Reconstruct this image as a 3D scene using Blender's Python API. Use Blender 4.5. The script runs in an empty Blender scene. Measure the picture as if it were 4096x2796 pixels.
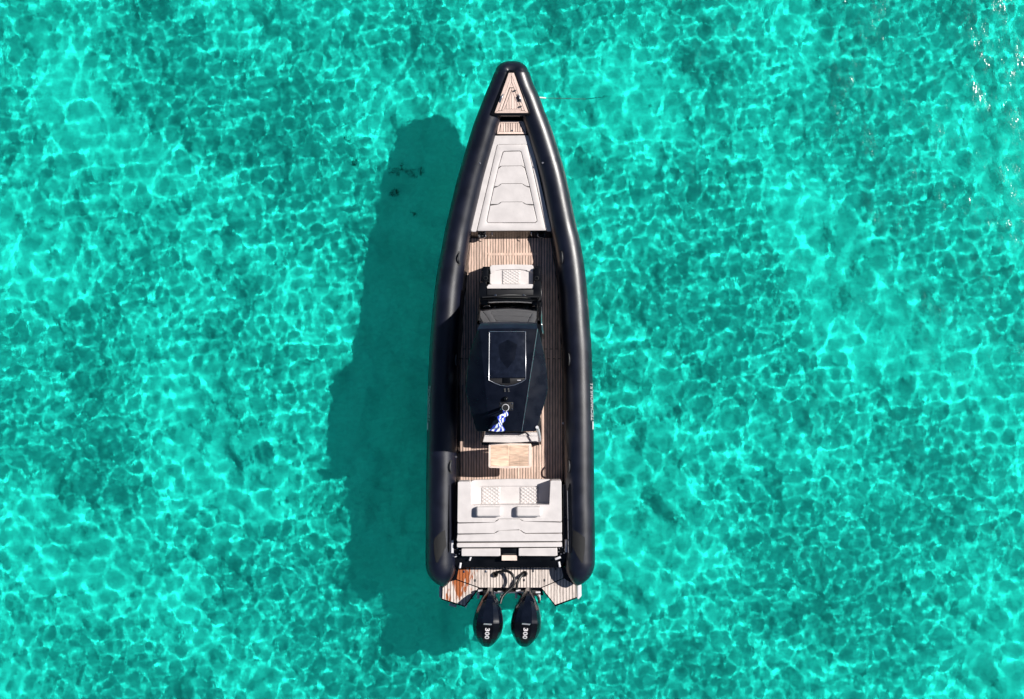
import bpy, bmesh, math, random
import numpy as np
from mathutils import Vector, Matrix, noise as mnoise

S = bpy.context.scene
C = S.collection
R = math.radians
random.seed(7)

# ------------------------------------------------------------------ camera
CAM_Z = 29.0            # height of the drone above the water
FPX = 5600.0            # focal length in photograph pixels (4096 wide)
cam = bpy.data.cameras.new('camera')
cam_o = bpy.data.objects.new('camera', cam)
C.objects.link(cam_o)
cam_o.location = (0, 0, CAM_Z)
cam.sensor_width = 36
cam.lens = FPX / 4096 * 36
cam.clip_end = 1000
S.camera = cam_o

# ------------------------------------------------------------------ sky and sun
SUN_EL, SUN_AZ = 45.0, 20.0          # azimuth measured from +x towards +y
sun_dir = Vector((math.cos(R(SUN_EL)) * math.cos(R(SUN_AZ)),
                  math.cos(R(SUN_EL)) * math.sin(R(SUN_AZ)), math.sin(R(SUN_EL))))
w = bpy.data.worlds.new('World')
S.world = w
w.use_nodes = True
sky = w.node_tree.nodes.new('ShaderNodeTexSky')
sky.sky_type = 'NISHITA'
sky.sun_disc = False
sky.air_density = .75
sky.dust_density = .3
sky.sun_elevation = R(SUN_EL)
sky.sun_rotation = R(90 - SUN_AZ)
w.node_tree.links.new(sky.outputs[0], w.node_tree.nodes['Background'].inputs[0])
w.node_tree.nodes['Background'].inputs[1].default_value = 0.05
sun = bpy.data.lights.new('sun', 'SUN')
sun.energy = 5.0
sun.angle = R(0.5)
sun.color = (1.0, 0.96, 0.9)
sun_o = bpy.data.objects.new('sun', sun)
C.objects.link(sun_o)
sun_o.rotation_euler = sun_dir.to_track_quat('Z', 'Y').to_euler()
sun_o.location = sun_dir * 60
sun.cycles.is_caustics_light = True
S.view_settings.view_transform = 'Standard'
S.view_settings.look = 'None'
S.view_settings.exposure = 0.15
S.view_settings.gamma = 1.0
S.cycles.use_denoising = True
S.cycles.max_bounces = 6
S.cycles.use_adaptive_sampling = True
S.cycles.adaptive_threshold = 0.03
S.cycles.transparent_max_bounces = 8
S.cycles.sample_clamp_indirect = 6.0

# ------------------------------------------------------------------ helpers
def P(px, py, z):
    """photograph pixel -> world point at height z"""
    k = (CAM_Z - z) / FPX
    return Vector(((px - 2048) * k, (1398 - py) * k, z))

CROPS = {1: (1850, 220, 400 / 1586), 2: (1780, 500, 480 / 1586), 3: (1700, 900, 660 / 2324),
         4: (1780, 1000, 500 / 1982), 5: (1780, 1280, 500 / 1525), 6: (1680, 1650, 720 / 2324),
         7: (1680, 1880, 720 / 2324), 8: (1680, 2150, 720 / 2284)}

def K(c, *pts):
    ox, oy, s = CROPS[c]
    return [(ox + x * s, oy + y * s) for x, y in pts]

def K1(c, x, y):
    return K(c, (x, y))[0]

def rect(x0, y0, x1, y1):
    return [(x0, y0), (x1, y0), (x1, y1), (x0, y1)]

def kr(c, x0, y0, x1, y1):
    return K(c, *rect(x0, y0, x1, y1))

def link(name, me, m=None, parent=None, smooth=None):
    o = bpy.data.objects.new(name, me)
    C.objects.link(o)
    if m is not None:
        me.materials.append(MATS[m])
    if parent is not None:
        o.parent = parent
    if smooth is not None and len(me.polygons):
        me.polygons.foreach_set('use_smooth', [True] * len(me.polygons))
        me.set_sharp_from_angle(angle=R(smooth))
    return o

def bm_link(name, bm, m=None, parent=None, smooth=None):
    bmesh.ops.recalc_face_normals(bm, faces=bm.faces)
    me = bpy.data.meshes.new(name)
    bm.to_mesh(me)
    bm.free()
    return link(name, me, m, parent, smooth)

def empty(name, loc=(0, 0, 0), parent=None):
    o = bpy.data.objects.new(name, None)
    C.objects.link(o)
    o.location = loc
    o.empty_display_size = 0.2
    if parent is not None:
        o.parent = parent
    return o

def area(pts):
    return sum(pts[i][0] * pts[(i + 1) % len(pts)][1] - pts[(i + 1) % len(pts)][0] * pts[i][1] for i in range(len(pts)))

def round_poly(pts, r, n=4):
    out = []
    N = len(pts)
    for i in range(N):
        p0, p, p1 = Vector(pts[i - 1]), Vector(pts[i]), Vector(pts[(i + 1) % N])
        a, b = (p0 - p), (p1 - p)
        rr = min(r, a.length * .45, b.length * .45)
        A, B = p + a.normalized() * rr, p + b.normalized() * rr
        for k in range(n + 1):
            t = k / n
            q = A * (1 - t) ** 2 + p * 2 * t * (1 - t) + B * t * t
            out.append((q.x, q.y))
    return out

def add_prism(bm, pts, z0, z1, bev=0.0, seg=2, puff=0.0):
    """pts in photograph pixels as seen at the top height z1 (float or callable)"""
    if area(pts) > 0:
        pts = pts[::-1]
    f = z1 if callable(z1) else (lambda x, y: z1)
    g = z0 if callable(z0) else (lambda x, y: z0)
    top, bot = [], []
    for x, y in pts:
        p = P(x, y, f(x, y))
        top.append(bm.verts.new(p))
        bot.append(bm.verts.new((p.x, p.y, g(x, y))))
    n = len(pts)
    tf = bm.faces.new(top)
    bm.faces.new(bot[::-1])
    for i in range(n):
        j = (i + 1) % n
        bm.faces.new((top[j], top[i], bot[i], bot[j]))
    if bev:
        es = [bm.edges.get((top[i], top[(i + 1) % n])) for i in range(n)]
        bmesh.ops.bevel(bm, geom=es, offset=bev, segments=seg, profile=0.5, affect='EDGES', clamp_overlap=True)
    if puff:
        bm.faces.ensure_lookup_table()
        bm.normal_update()
        tf = max((q for q in bm.faces if q.normal.z > .6), key=lambda q: q.calc_area())
        bmesh.ops.inset_region(bm, faces=[tf], thickness=puff * 3, depth=puff * .6, use_even_offset=True)
        bmesh.ops.inset_region(bm, faces=[tf], thickness=puff * 4, depth=puff * .4, use_even_offset=True)

def prism(name, pts, z0, z1, m, parent, bev=0.0, seg=2, puff=0.0, smooth=40):
    bm = bmesh.new()
    add_prism(bm, pts, z0, z1, bev, seg, puff)
    return bm_link(name, bm, m, parent, smooth)

def add_tube(bm, pts, rad, seg=10, caps=True):
    pts = [Vector(p) for p in pts]
    n = len(pts)
    rads = rad if isinstance(rad, (list, tuple)) else [rad] * n
    rings = []
    up = Vector((0, 0, 1))
    prev = None
    for i, p in enumerate(pts):
        t = (pts[min(i + 1, n - 1)] - pts[max(i - 1, 0)]).normalized()
        if prev is None:
            a = up if abs(t.z) < .9 else Vector((1, 0, 0))
            u = t.cross(a).normalized()
        else:
            u = (prev - t * prev.dot(t)).normalized()
        prev = u
        v = t.cross(u)
        rings.append([bm.verts.new(p + (u * math.cos(2 * math.pi * k / seg) + v * math.sin(2 * math.pi * k / seg)) * rads[i]) for k in range(seg)])
    for a, b in zip(rings, rings[1:]):
        for k in range(seg):
            bm.faces.new((a[k], a[(k + 1) % seg], b[(k + 1) % seg], b[k]))
    if caps:
        bm.faces.new(rings[0][::-1])
        bm.faces.new(rings[-1])

def tube(name, pts, rad, m, parent, seg=10, smooth=50):
    bm = bmesh.new()
    add_tube(bm, pts, rad, seg)
    return bm_link(name, bm, m, parent, smooth)

def spline(pts, n):
    """Catmull-Rom through pts, n samples per span"""
    pts = [Vector(p) for p in pts]
    out = []
    for i in range(len(pts) - 1):
        p0 = pts[max(i - 1, 0)]
        p1, p2 = pts[i], pts[i + 1]
        p3 = pts[min(i + 2, len(pts) - 1)]
        for k in range(n):
            t = k / n
            out.append(.5 * ((2 * p1) + (p2 - p0) * t + (2 * p0 - 5 * p1 + 4 * p2 - p3) * t * t + (3 * p1 - p0 - 3 * p2 + p3) * t ** 3))
    out.append(pts[-1])
    return out

def add_box(bm, c, s, rot=None):
    M = Matrix.Translation(c) @ (rot.to_4x4() if rot is not None else Matrix()) @ Matrix.Diagonal((s[0], s[1], s[2], 1))
    return bmesh.ops.create_cube(bm, size=1, matrix=M)['verts']

def box(name, c, s, m, parent, bev=0.0, rotz=0.0):
    bm = bmesh.new()
    add_box(bm, c, s, Matrix.Rotation(rotz, 3, 'Z'))
    if bev:
        bmesh.ops.bevel(bm, geom=bm.edges[:], offset=bev, segments=2, profile=.5, affect='EDGES')
    return bm_link(name, bm, m, parent, 40)

def lathe(name, c, prof, m, parent, seg=20, squash=(1, 1)):
    bm = bmesh.new()
    rings = []
    for r, z in prof:
        if r < 1e-5:
            rings.append([bm.verts.new((c[0], c[1], c[2] + z))])
        else:
            rings.append([bm.verts.new((c[0] + r * squash[0] * math.cos(2 * math.pi * k / seg), c[1] + r * squash[1] * math.sin(2 * math.pi * k / seg), c[2] + z)) for k in range(seg)])
    for a, b in zip(rings, rings[1:]):
        for k in range(seg):
            q = [a[k % len(a)], a[(k + 1) % len(a)], b[(k + 1) % len(b)], b[k % len(b)]]
            q = list(dict.fromkeys(q))
            if len(q) > 2:
                bm.faces.new(q)
    return bm_link(name, bm, m, parent, 45)

def clip_half(pts, axis, val, keep_greater):
    out = []
    for i in range(len(pts)):
        a, b = pts[i], pts[(i + 1) % len(pts)]
        ia = (a[axis] >= val) == keep_greater
        ib = (b[axis] >= val) == keep_greater
        if ia:
            out.append(a)
        if ia != ib:
            t = (val - a[axis]) / (b[axis] - a[axis])
            out.append((a[0] + (b[0] - a[0]) * t, a[1] + (b[1] - a[1]) * t))
    return out

def planks(parent, poly, x0, wid, gap, z, m, cuts=None, thick=.012, stagger=0, lean=0.0):
    """boards running fore and aft, clipped to a convex outline (pixels)"""
    xs = [p[0] for p in poly]
    ys = [p[1] for p in poly]
    i0 = int(math.floor((min(xs) - x0) / wid))
    i1 = int(math.ceil((max(xs) - x0) / wid))
    n = 0
    for i in range(i0, i1):
        a = clip_half(poly, 0, x0 + i * wid + gap / 2, True)
        if len(a) < 3:
            continue
        a = clip_half(a, 0, x0 + (i + 1) * wid - gap / 2, False)
        if len(a) < 3:
            continue
        cc = [min(ys) - 1] + [c + (stagger if i % 2 else 0) for c in (cuts or [])] + [max(ys) + 1]
        for c0, c1 in zip(cc, cc[1:]):
            b = clip_half(a, 1, c0 + (gap / 2 if c0 > min(ys) else 0), True)
            if len(b) < 3:
                continue
            b = clip_half(b, 1, c1 - (gap / 2 if c1 < max(ys) else 0), False)
            if len(b) < 3 or abs(area(b)) < 12:
                continue
            zz = (z if not callable(z) else z)
            dz = random.uniform(-.0012, .0012)
            prism('plank', b, (lambda x, y, q=z: (q(x, y) if callable(q) else q) - thick), (lambda x, y, q=z, d=dz: (q(x, y) if callable(q) else q) + d), m, parent, smooth=None)
            n += 1
    return n

def board(parent, pts, z, m, name='plank', thick=.012):
    return prism(name, pts, (lambda x, y: (z(x, y) if callable(z) else z) - thick), z, m, parent, smooth=None)

def text_mesh(s, size=1.0, offset=0.0, shear=0.0, extrude=0.0, space=1.0):
    cu = bpy.data.curves.new('lettering', 'FONT')
    cu.body = s
    cu.size = size
    cu.offset = offset
    cu.shear = shear
    cu.extrude = extrude
    cu.space_character = space
    cu.resolution_u = 3
    o = bpy.data.objects.new('lettering', cu)
    C.objects.link(o)
    dg = bpy.context.evaluated_depsgraph_get()
    me = bpy.data.meshes.new_from_object(o.evaluated_get(dg))
    bpy.data.objects.remove(o)
    bpy.data.curves.remove(cu)
    return me

# ------------------------------------------------------------------ materials
MATS = {}

def mat(key, col, rough=.5, metal=0.0, var=0.0, vscale=6.0, bump=0.0, bscale=60.0, rand=0.0, spec=.5, coat=0.0, rvar=0.0, stretch=None):
    m = bpy.data.materials.new(key)
    m.use_nodes = True
    nt = m.node_tree
    b = nt.nodes['Principled BSDF']
    b.inputs['Roughness'].default_value = rough
    b.inputs['Metallic'].default_value = metal
    b.inputs['Specular IOR Level'].default_value = spec
    b.inputs['Coat Weight'].default_value = coat
    b.inputs['Coat Roughness'].default_value = .06
    b.inputs['Base Color'].default_value = (*col, 1)
    geo = nt.nodes.new('ShaderNodeNewGeometry')
    pos = geo.outputs['Position']
    if stretch:
        mp = nt.nodes.new('ShaderNodeMapping')
        mp.inputs['Scale'].default_value = stretch
        nt.links.new(pos, mp.inputs[0])
        pos = mp.outputs[0]
    last = None
    if var or rvar:
        no = nt.nodes.new('ShaderNodeTexNoise')
        no.inputs['Scale'].default_value = vscale
        no.inputs['Detail'].default_value = 6
        nt.links.new(pos, no.inputs['Vector'])
        if var:
            mr = nt.nodes.new('ShaderNodeMapRange')
            mr.inputs[1].default_value, mr.inputs[2].default_value = .3, .7
            mr.inputs[3].default_value, mr.inputs[4].default_value = 1 - var, 1 + var
            nt.links.new(no.outputs['Fac'], mr.inputs[0])
            last = mr.outputs[0]
        if rvar:
            mr2 = nt.nodes.new('ShaderNodeMapRange')
            mr2.inputs[1].default_value, mr2.inputs[2].default_value = .3, .7
            mr2.inputs[3].default_value, mr2.inputs[4].default_value = max(.02, rough - rvar), rough + rvar
            nt.links.new(no.outputs['Fac'], mr2.inputs[0])
            nt.links.new(mr2.outputs[0], b.inputs['Roughness'])
    if rand:
        oi = nt.nodes.new('ShaderNodeObjectInfo')
        mr = nt.nodes.new('ShaderNodeMapRange')
        mr.inputs[3].default_value, mr.inputs[4].default_value = 1 - rand, 1 + rand
        nt.links.new(oi.outputs['Random'], mr.inputs[0])
        if last is None:
            last = mr.outputs[0]
        else:
            mu = nt.nodes.new('ShaderNodeMath')
            mu.operation = 'MULTIPLY'
            nt.links.new(last, mu.inputs[0])
            nt.links.new(mr.outputs[0], mu.inputs[1])
            last = mu.outputs[0]
    if last is not None:
        vm = nt.nodes.new('ShaderNodeVectorMath')
        vm.operation = 'SCALE'
        vm.inputs[0].default_value = col
        nt.links.new(last, vm.inputs['Scale'])
        nt.links.new(vm.outputs[0], b.inputs['Base Color'])
    if bump:
        n2 = nt.nodes.new('ShaderNodeTexNoise')
        n2.inputs['Scale'].default_value = bscale
        n2.inputs['Detail'].default_value = 4
        nt.links.new(pos, n2.inputs['Vector'])
        bp = nt.nodes.new('ShaderNodeBump')
        bp.inputs['Strength'].default_value = bump
        bp.inputs['Distance'].default_value = .01
        nt.links.new(n2.outputs['Fac'], bp.inputs['Height'])
        nt.links.new(bp.outputs[0], b.inputs['Normal'])
    MATS[key] = m
    return m

mat('tube_rubber', (.0040, .0055, .0155), .37, var=.35, vscale=3, bump=.08, bscale=220, spec=.75, rvar=.04)
mat('tube_patch', (.012, .012, .013), .7, bump=.3, bscale=400)
mat('black_gel', (.004, .0045, .006), .2, var=.3, vscale=4, spec=.4, rvar=.06)
mat('black_matte', (.008, .008, .010), .5, var=.3, vscale=8)
mat('navy_paint', (.0035, .0055, .0125), .3, spec=.28, var=.25, vscale=5, rvar=.06, bump=.04, bscale=200)
mat('cowl_paint', (.0035, .0055, .0125), .17, spec=.5, var=.25, vscale=5, rvar=.04)
mat('navy_brow', (.009, .015, .030), .3, spec=.4, var=.2, vscale=5)
mat('hatch_glass', (.0085, .012, .024), .24, spec=.35, var=.3, vscale=9, rvar=.05)
mat('dark_grey', (.05, .052, .055), .5, var=.3, vscale=12)
mat('dash_grey', (.12, .12, .115), .5, var=.2, vscale=10)
mat('chrome', (.78, .78, .80), .14, metal=1.0, var=.06, vscale=20)
mat('steel', (.62, .62, .66), .3, metal=1.0, var=.1, vscale=20)
mat('white_plastic', (.74, .73, .76), .35, var=.06, vscale=20)
mat('lettering_grey', (.35, .34, .42), .4)
mat('decal_white', (.78, .75, .77), .5)
mat('tube_decal', (.52, .50, .52), .5)
mat('vinyl', (.70, .655, .645), .48, var=.07, vscale=5, bump=.25, bscale=26, rvar=.06)
mat('vinyl_quilt', (.63, .59, .58), .45, var=.06, vscale=9, bump=.1, bscale=60)
mat('teak_deck', (.71, .51, .415), .62, var=.28, vscale=7, rand=.16, bump=.35, bscale=60, stretch=(6, .7, 1))
mat('teak_bow', (.82, .63, .55), .55, var=.12, vscale=7, rand=.14, bump=.3, bscale=60, stretch=(5, .9, 1))
mat('teak_table', (.82, .575, .425), .4, var=.3, vscale=6, rand=.26, bump=.1, bscale=60, stretch=(1, 5, 1))
mat('teak_edge', (.86, .69, .60), .45, var=.12, vscale=8, rand=.06)
mat('caulk', (.012, .012, .013), .7)
mat('hull_paint', (.012, .013, .018), .3, var=.2)
mat('hose_rubber', (.009, .009, .010), .38, bump=.1, bscale=200)
mat('rope', (.03, .045, .04), .8)
mat('rope_white', (.6, .6, .58), .7)
mat('seaweed', (.07, .14, .11), .8, var=.5, vscale=30)

def teak_platform():
    m = mat('teak_platform', (.76, .66, .605), .6, var=.16, vscale=7, rand=.09, bump=.3, bscale=50, stretch=(7, .8, 1))
    nt = m.node_tree
    b = nt.nodes['Principled BSDF']
    src = b.inputs['Base Color'].links[0].from_socket
    geo = nt.nodes.new('ShaderNodeNewGeometry')
    # dark weathering streaks along the boards
    mp = nt.nodes.new('ShaderNodeMapping')
    mp.inputs['Scale'].default_value = (26, 3.2, 1)
    n1 = nt.nodes.new('ShaderNodeTexNoise')
    n1.inputs['Scale'].default_value = 1.0
    n1.inputs['Detail'].default_value = 5
    n1.inputs['Roughness'].default_value = .65
    nt.links.new(geo.outputs['Position'], mp.inputs[0])
    nt.links.new(mp.outputs[0], n1.inputs['Vector'])
    r1 = nt.nodes.new('ShaderNodeValToRGB')
    r1.color_ramp.elements[0].position = .30
    r1.color_ramp.elements[0].color = (.42, .38, .36, 1)
    r1.color_ramp.elements[1].position = .46
    r1.color_ramp.elements[1].color = (1, 1, 1, 1)
    nt.links.new(n1.outputs['Fac'], r1.inputs[0])
    mx = nt.nodes.new('ShaderNodeMix')
    mx.data_type = 'RGBA'
    mx.blend_type = 'MULTIPLY'
    mx.inputs[0].default_value = .8
    nt.links.new(src, mx.inputs[6])
    nt.links.new(r1.outputs[0], mx.inputs[7])
    # wet, oiled orange spill on the port corner
    c = P(1835, 2300, .36)
    sx = nt.nodes.new('ShaderNodeVectorMath')
    sx.operation = 'SUBTRACT'
    sx.inputs[1].default_value = c
    nt.links.new(geo.outputs['Position'], sx.inputs[0])
    mp2 = nt.nodes.new('ShaderNodeMapping')
    mp2.inputs['Rotation'].default_value = (0, 0, R(-30))
    mp2.inputs['Scale'].default_value = (3.3, 1.75, 0)
    nt.links.new(sx.outputs[0], mp2.inputs[0])
    ln = nt.nodes.new('ShaderNodeVectorMath')
    ln.operation = 'LENGTH'
    nt.links.new(mp2.outputs[0], ln.inputs[0])
    mp3 = nt.nodes.new('ShaderNodeMapping')
    mp3.inputs['Scale'].default_value = (15, 3.2, 1)
    nt.links.new(geo.outputs['Position'], mp3.inputs[0])
    n3 = nt.nodes.new('ShaderNodeTexNoise')
    n3.inputs['Scale'].default_value = 1.2
    n3.inputs['Detail'].default_value = 3
    nt.links.new(mp3.outputs[0], n3.inputs['Vector'])
    ad = nt.nodes.new('ShaderNodeMath')
    ad.operation = 'MULTIPLY_ADD'
    ad.inputs[1].default_value = 3.0
    nt.links.new(n3.outputs['Fac'], ad.inputs[0])
    nt.links.new(ln.outputs['Value'], ad.inputs[2])
    mr = nt.nodes.new('ShaderNodeMapRange')
    mr.inputs[1].default_value, mr.inputs[2].default_value = 2.1, 2.4
    mr.inputs[3].default_value, mr.inputs[4].default_value = 1, 0
    nt.links.new(ad.outputs[0], mr.inputs[0])
    m2 = nt.nodes.new('ShaderNodeMix')
    m2.data_type = 'RGBA'
    nt.links.new(mr.outputs[0], m2.inputs[0])
    nt.links.new(mx.outputs[2], m2.inputs[6])
    m2.inputs[7].default_value = (.43, .115, .028, 1)
    nt.links.new(m2.outputs[2], b.inputs['Base Color'])
teak_platform()

def glass_mat():
    m = bpy.data.materials.new('windshield_glass')
    m.use_nodes = True
    nt = m.node_tree
    nt.nodes.clear()
    o = nt.nodes.new('ShaderNodeOutputMaterial')
    g = nt.nodes.new('ShaderNodeBsdfGlossy')
    g.inputs['Roughness'].default_value = .02
    g.inputs['Color'].default_value = (.9, .95, 1, 1)
    t = nt.nodes.new('ShaderNodeBsdfTransparent')
    t.inputs['Color'].default_value = (.10, .13, .16, 1)
    f = nt.nodes.new('ShaderNodeFresnel')
    f.inputs['IOR'].default_value = 2.1
    mx = nt.nodes.new('ShaderNodeMixShader')
    nt.links.new(f.outputs[0], mx.inputs[0])
    nt.links.new(t.outputs[0], mx.inputs[1])
    nt.links.new(g.outputs[0], mx.inputs[2])
    nt.links.new(mx.outputs[0], o.inputs[0])
    MATS['windshield_glass'] = m
glass_mat()

def sand_mat():
    m = bpy.data.materials.new('seabed_sand')
    m.use_nodes = True
    nt = m.node_tree
    b = nt.nodes['Principled BSDF']
    b.inputs['Roughness'].default_value = 1
    b.inputs['Specular IOR Level'].default_value = 0
    geo = nt.nodes.new('ShaderNodeNewGeometry')
    n1 = nt.nodes.new('ShaderNodeTexNoise')
    n1.inputs['Scale'].default_value = .8
    n1.inputs['Detail'].default_value = 6
    n1.inputs['Roughness'].default_value = .6
    nt.links.new(geo.outputs['Position'], n1.inputs['Vector'])
    r = nt.nodes.new('ShaderNodeValToRGB')
    r.color_ramp.elements[0].position = .3
    r.color_ramp.elements[0].color = (.74, .77, .70, 1)
    r.color_ramp.elements[1].position = .68
    r.color_ramp.elements[1].color = (.94, .94, .87, 1)
    nt.links.new(n1.outputs['Fac'], r.inputs[0])
    n2 = nt.nodes.new('ShaderNodeTexNoise')
    n2.inputs['Scale'].default_value = 14
    n2.inputs['Detail'].default_value = 5
    nt.links.new(geo.outputs['Position'], n2.inputs['Vector'])
    mr = nt.nodes.new('ShaderNodeMapRange')
    mr.inputs[1].default_value, mr.inputs[2].default_value = .3, .7
    mr.inputs[3].default_value, mr.inputs[4].default_value = .86, 1.08
    nt.links.new(n2.outputs['Fac'], mr.inputs[0])
    vm = nt.nodes.new('ShaderNodeVectorMath')
    vm.operation = 'SCALE'
    nt.links.new(r.outputs[0], vm.inputs[0])
    nt.links.new(mr.outputs[0], vm.inputs['Scale'])
    nt.links.new(vm.outputs[0], b.inputs['Base Color'])
    MATS['seabed_sand'] = m
sand_mat()

def water_mat():
    m = bpy.data.materials.new('sea_water')
    m.use_nodes = True
    nt = m.node_tree
    nt.nodes.clear()
    o = nt.nodes.new('ShaderNodeOutputMaterial')
    g = nt.nodes.new('ShaderNodeBsdfRefraction')
    g.inputs['IOR'].default_value = 1.33
    g.inputs['Roughness'].default_value = 0
    g.inputs['Color'].default_value = (.135, .965, .905, 1)
    gl = nt.nodes.new('ShaderNodeBsdfGlossy')
    gl.inputs['Roughness'].default_value = .14
    fr = nt.nodes.new('ShaderNodeFresnel')
    fr.inputs['IOR'].default_value = 1.33
    mx = nt.nodes.new('ShaderNodeMixShader')
    nt.links.new(fr.outputs[0], mx.inputs[0])
    nt.links.new(g.outputs[0], mx.inputs[1])
    nt.links.new(gl.outputs[0], mx.inputs[2])
    geo = nt.nodes.new('ShaderNodeNewGeometry')
    mp = nt.nodes.new('ShaderNodeMapping')
    mp.inputs['Rotation'].default_value = (0, 0, R(35))
    mp.inputs['Scale'].default_value = (1.0, .6, 0)
    no = nt.nodes.new('ShaderNodeTexNoise')
    no.inputs['Scale'].default_value = 15
    no.inputs['Detail'].default_value = 3
    no.inputs['Roughness'].default_value = .55
    bp = nt.nodes.new('ShaderNodeBump')
    bp.inputs['Strength'].default_value = 1.0
    bp.inputs['Distance'].default_value = .008
    nt.links.new(geo.outputs['Position'], mp.inputs[0])
    nt.links.new(mp.outputs[0], no.inputs['Vector'])
    nt.links.new(no.outputs['Fac'], bp.inputs['Height'])
    for q in (g, gl, fr):
        nt.links.new(bp.outputs[0], q.inputs['Normal'])
    nt.links.new(mx.outputs[0], o.inputs[0])
    MATS['sea_water'] = m
water_mat()

# ------------------------------------------------------------------ seabed and water
SEABED_Z = -1.75
bm = bmesh.new()
gx = 60
xs = np.linspace(-1, 1, gx) ** 3 * 400
vs = [[bm.verts.new((x, y, SEABED_Z + .05 * mnoise.noise((x * .5, y * .5, 3)))) for x in xs] for y in xs]
for j in range(gx - 1):
    for i in range(gx - 1):
        bm.faces.new((vs[j][i], vs[j][i + 1], vs[j + 1][i + 1], vs[j + 1][i]))
seabed = bm_link('seabed', bm, 'seabed_sand', None, 60)
seabed['kind'] = 'structure'
seabed.cycles.is_caustics_receiver = True

def make_water():
    rng = np.random.default_rng(11)
    nx, ny, hx, hy = 1200, 860, 13.5, 9.7
    X, Y = np.meshgrid(np.linspace(-hx, hx, nx), np.linspace(-hy, hy, ny))
    Z = np.zeros_like(X)
    # patchy gusts: the short ripples come and go over a few metres
    G = np.zeros_like(X)
    for i in range(10):
        l = rng.uniform(3.5, 9)
        th = rng.uniform(0, 6.3)
        G += np.sin(2 * math.pi / l * (X * math.cos(th) + Y * math.sin(th)) + rng.uniform(0, 6.3))
    G = np.clip(.90 + .36 * G / math.sqrt(5), .35, 1.25)
    for lam, n, sl, spread, gust in ((2.4, 8, .030, .8, 0), (1.05, 12, .032, .9, 0), (.46, 24, .033, 1.1, 0),
                                     (.26, 28, .0265, 1.3, 1), (.16, 28, .0155, 1.3, 1)):
        Q = np.zeros_like(X)
        for i in range(n):
            l = lam * rng.uniform(.68, 1.45)
            k = 2 * math.pi / l
            th = rng.normal(2.5, spread)
            Q += sl / k * math.sqrt(2 / n) * np.sin(k * (X * math.cos(th) + Y * math.sin(th)) + rng.uniform(0, 6.3))
        Z += Q * (G if gust else 1)
    fade = np.clip(np.minimum(hx - abs(X), hy - abs(Y)) / 1.5, 0, 1)
    Z *= fade
    V = np.stack([X, Y, Z], -1).reshape(-1, 3)
    idx = np.arange(nx * ny).reshape(ny, nx)
    F = np.stack([idx[:-1, :-1], idx[:-1, 1:], idx[1:, 1:], idx[1:, :-1]], -1).reshape(-1, 4)
    ring = np.concatenate([idx[0, :-1], idx[:-1, -1], idx[-1, :0:-1], idx[:0:-1, 0]])
    out = V[ring] * np.array([28, 28, 1])
    o_idx = np.arange(len(ring)) + len(V)
    V = np.concatenate([V, out])
    F2 = np.stack([np.roll(ring, -1), ring, o_idx, np.roll(o_idx, -1)], -1)
    F = np.concatenate([F, F2])
    me = bpy.data.meshes.new('sea_water')
    me.vertices.add(len(V))
    me.vertices.foreach_set('co', V.ravel())
    me.loops.add(F.size)
    me.loops.foreach_set('vertex_index', F.ravel().astype(np.int32))
    me.polygons.add(len(F))
    me.polygons.foreach_set('loop_start', np.arange(0, F.size, 4, dtype=np.int32))
    me.update(calc_edges=True)
    me.polygons.foreach_set('use_smooth', np.ones(len(F), bool))
    o = link('sea_water', me, 'sea_water')
    o['kind'] = 'structure'
    o.cycles.is_caustics_caster = True
    return o
water = make_water()

# ------------------------------------------------------------------ the boat
boat = empty('inflatable_boat', (0, -.6, .4))
boat['label'] = 'long black rigid inflatable boat with hardtop, teak decks and white cushions on turquoise water'
boat['category'] = 'boat'
# children keep world coordinates
boat_inv = Matrix.Translation(boat.location).inverted()

ZD = .40
def lerp_tab(tab, v):
    if v <= tab[0][0]:
        return tab[0][1]
    for (a, x), (b, y) in zip(tab, tab[1:]):
        if v <= b:
            return x + (y - x) * (v - a) / (b - a)
    return tab[-1][1]
def tube_zc(py):
    return lerp_tab([(245, 1.06), (500, .95), (900, .78), (1500, .70), (2350, .66)], py)
def tube_r(py):
    return lerp_tab([(245, .20), (330, .225), (540, .25), (950, .262), (1300, .29), (1700, .305), (2250, .30)], py)

# outer outline of the tubes in pixels, port side from stern to bow
PORT = [(1702, 2255), (1702, 2180), (1703, 2080), (1704, 1960), (1706, 1805), (1709, 1650), (1712, 1522), (1718, 1393), (1727, 1275),
        (1743, 1121), (1765, 1000), (1781, 914), (1798, 842), (1825, 730), (1862, 600), (1892, 503), (1910, 455), (1946, 364), (1962, 328)]
STBD = [(2380, 2250), (2380, 2180), (2379, 2080), (2377, 1991), (2376, 1823), (2374, 1650), (2370, 1492), (2366, 1386), (2358, 1285),
        (2353, 1212), (2339, 1076), (2322, 971), (2305, 900), (2288, 821), (2261, 694), (2229, 585), (2205, 512), (2178, 442), (2153, 376), (2132, 331)]
NOSE = [(2018, 303, .215), (2021, 288, .192), (2030, 280, .172), (2047, 278, .166), (2064, 280, .172), (2073, 288, .192), (2076, 303, .215)]

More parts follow.
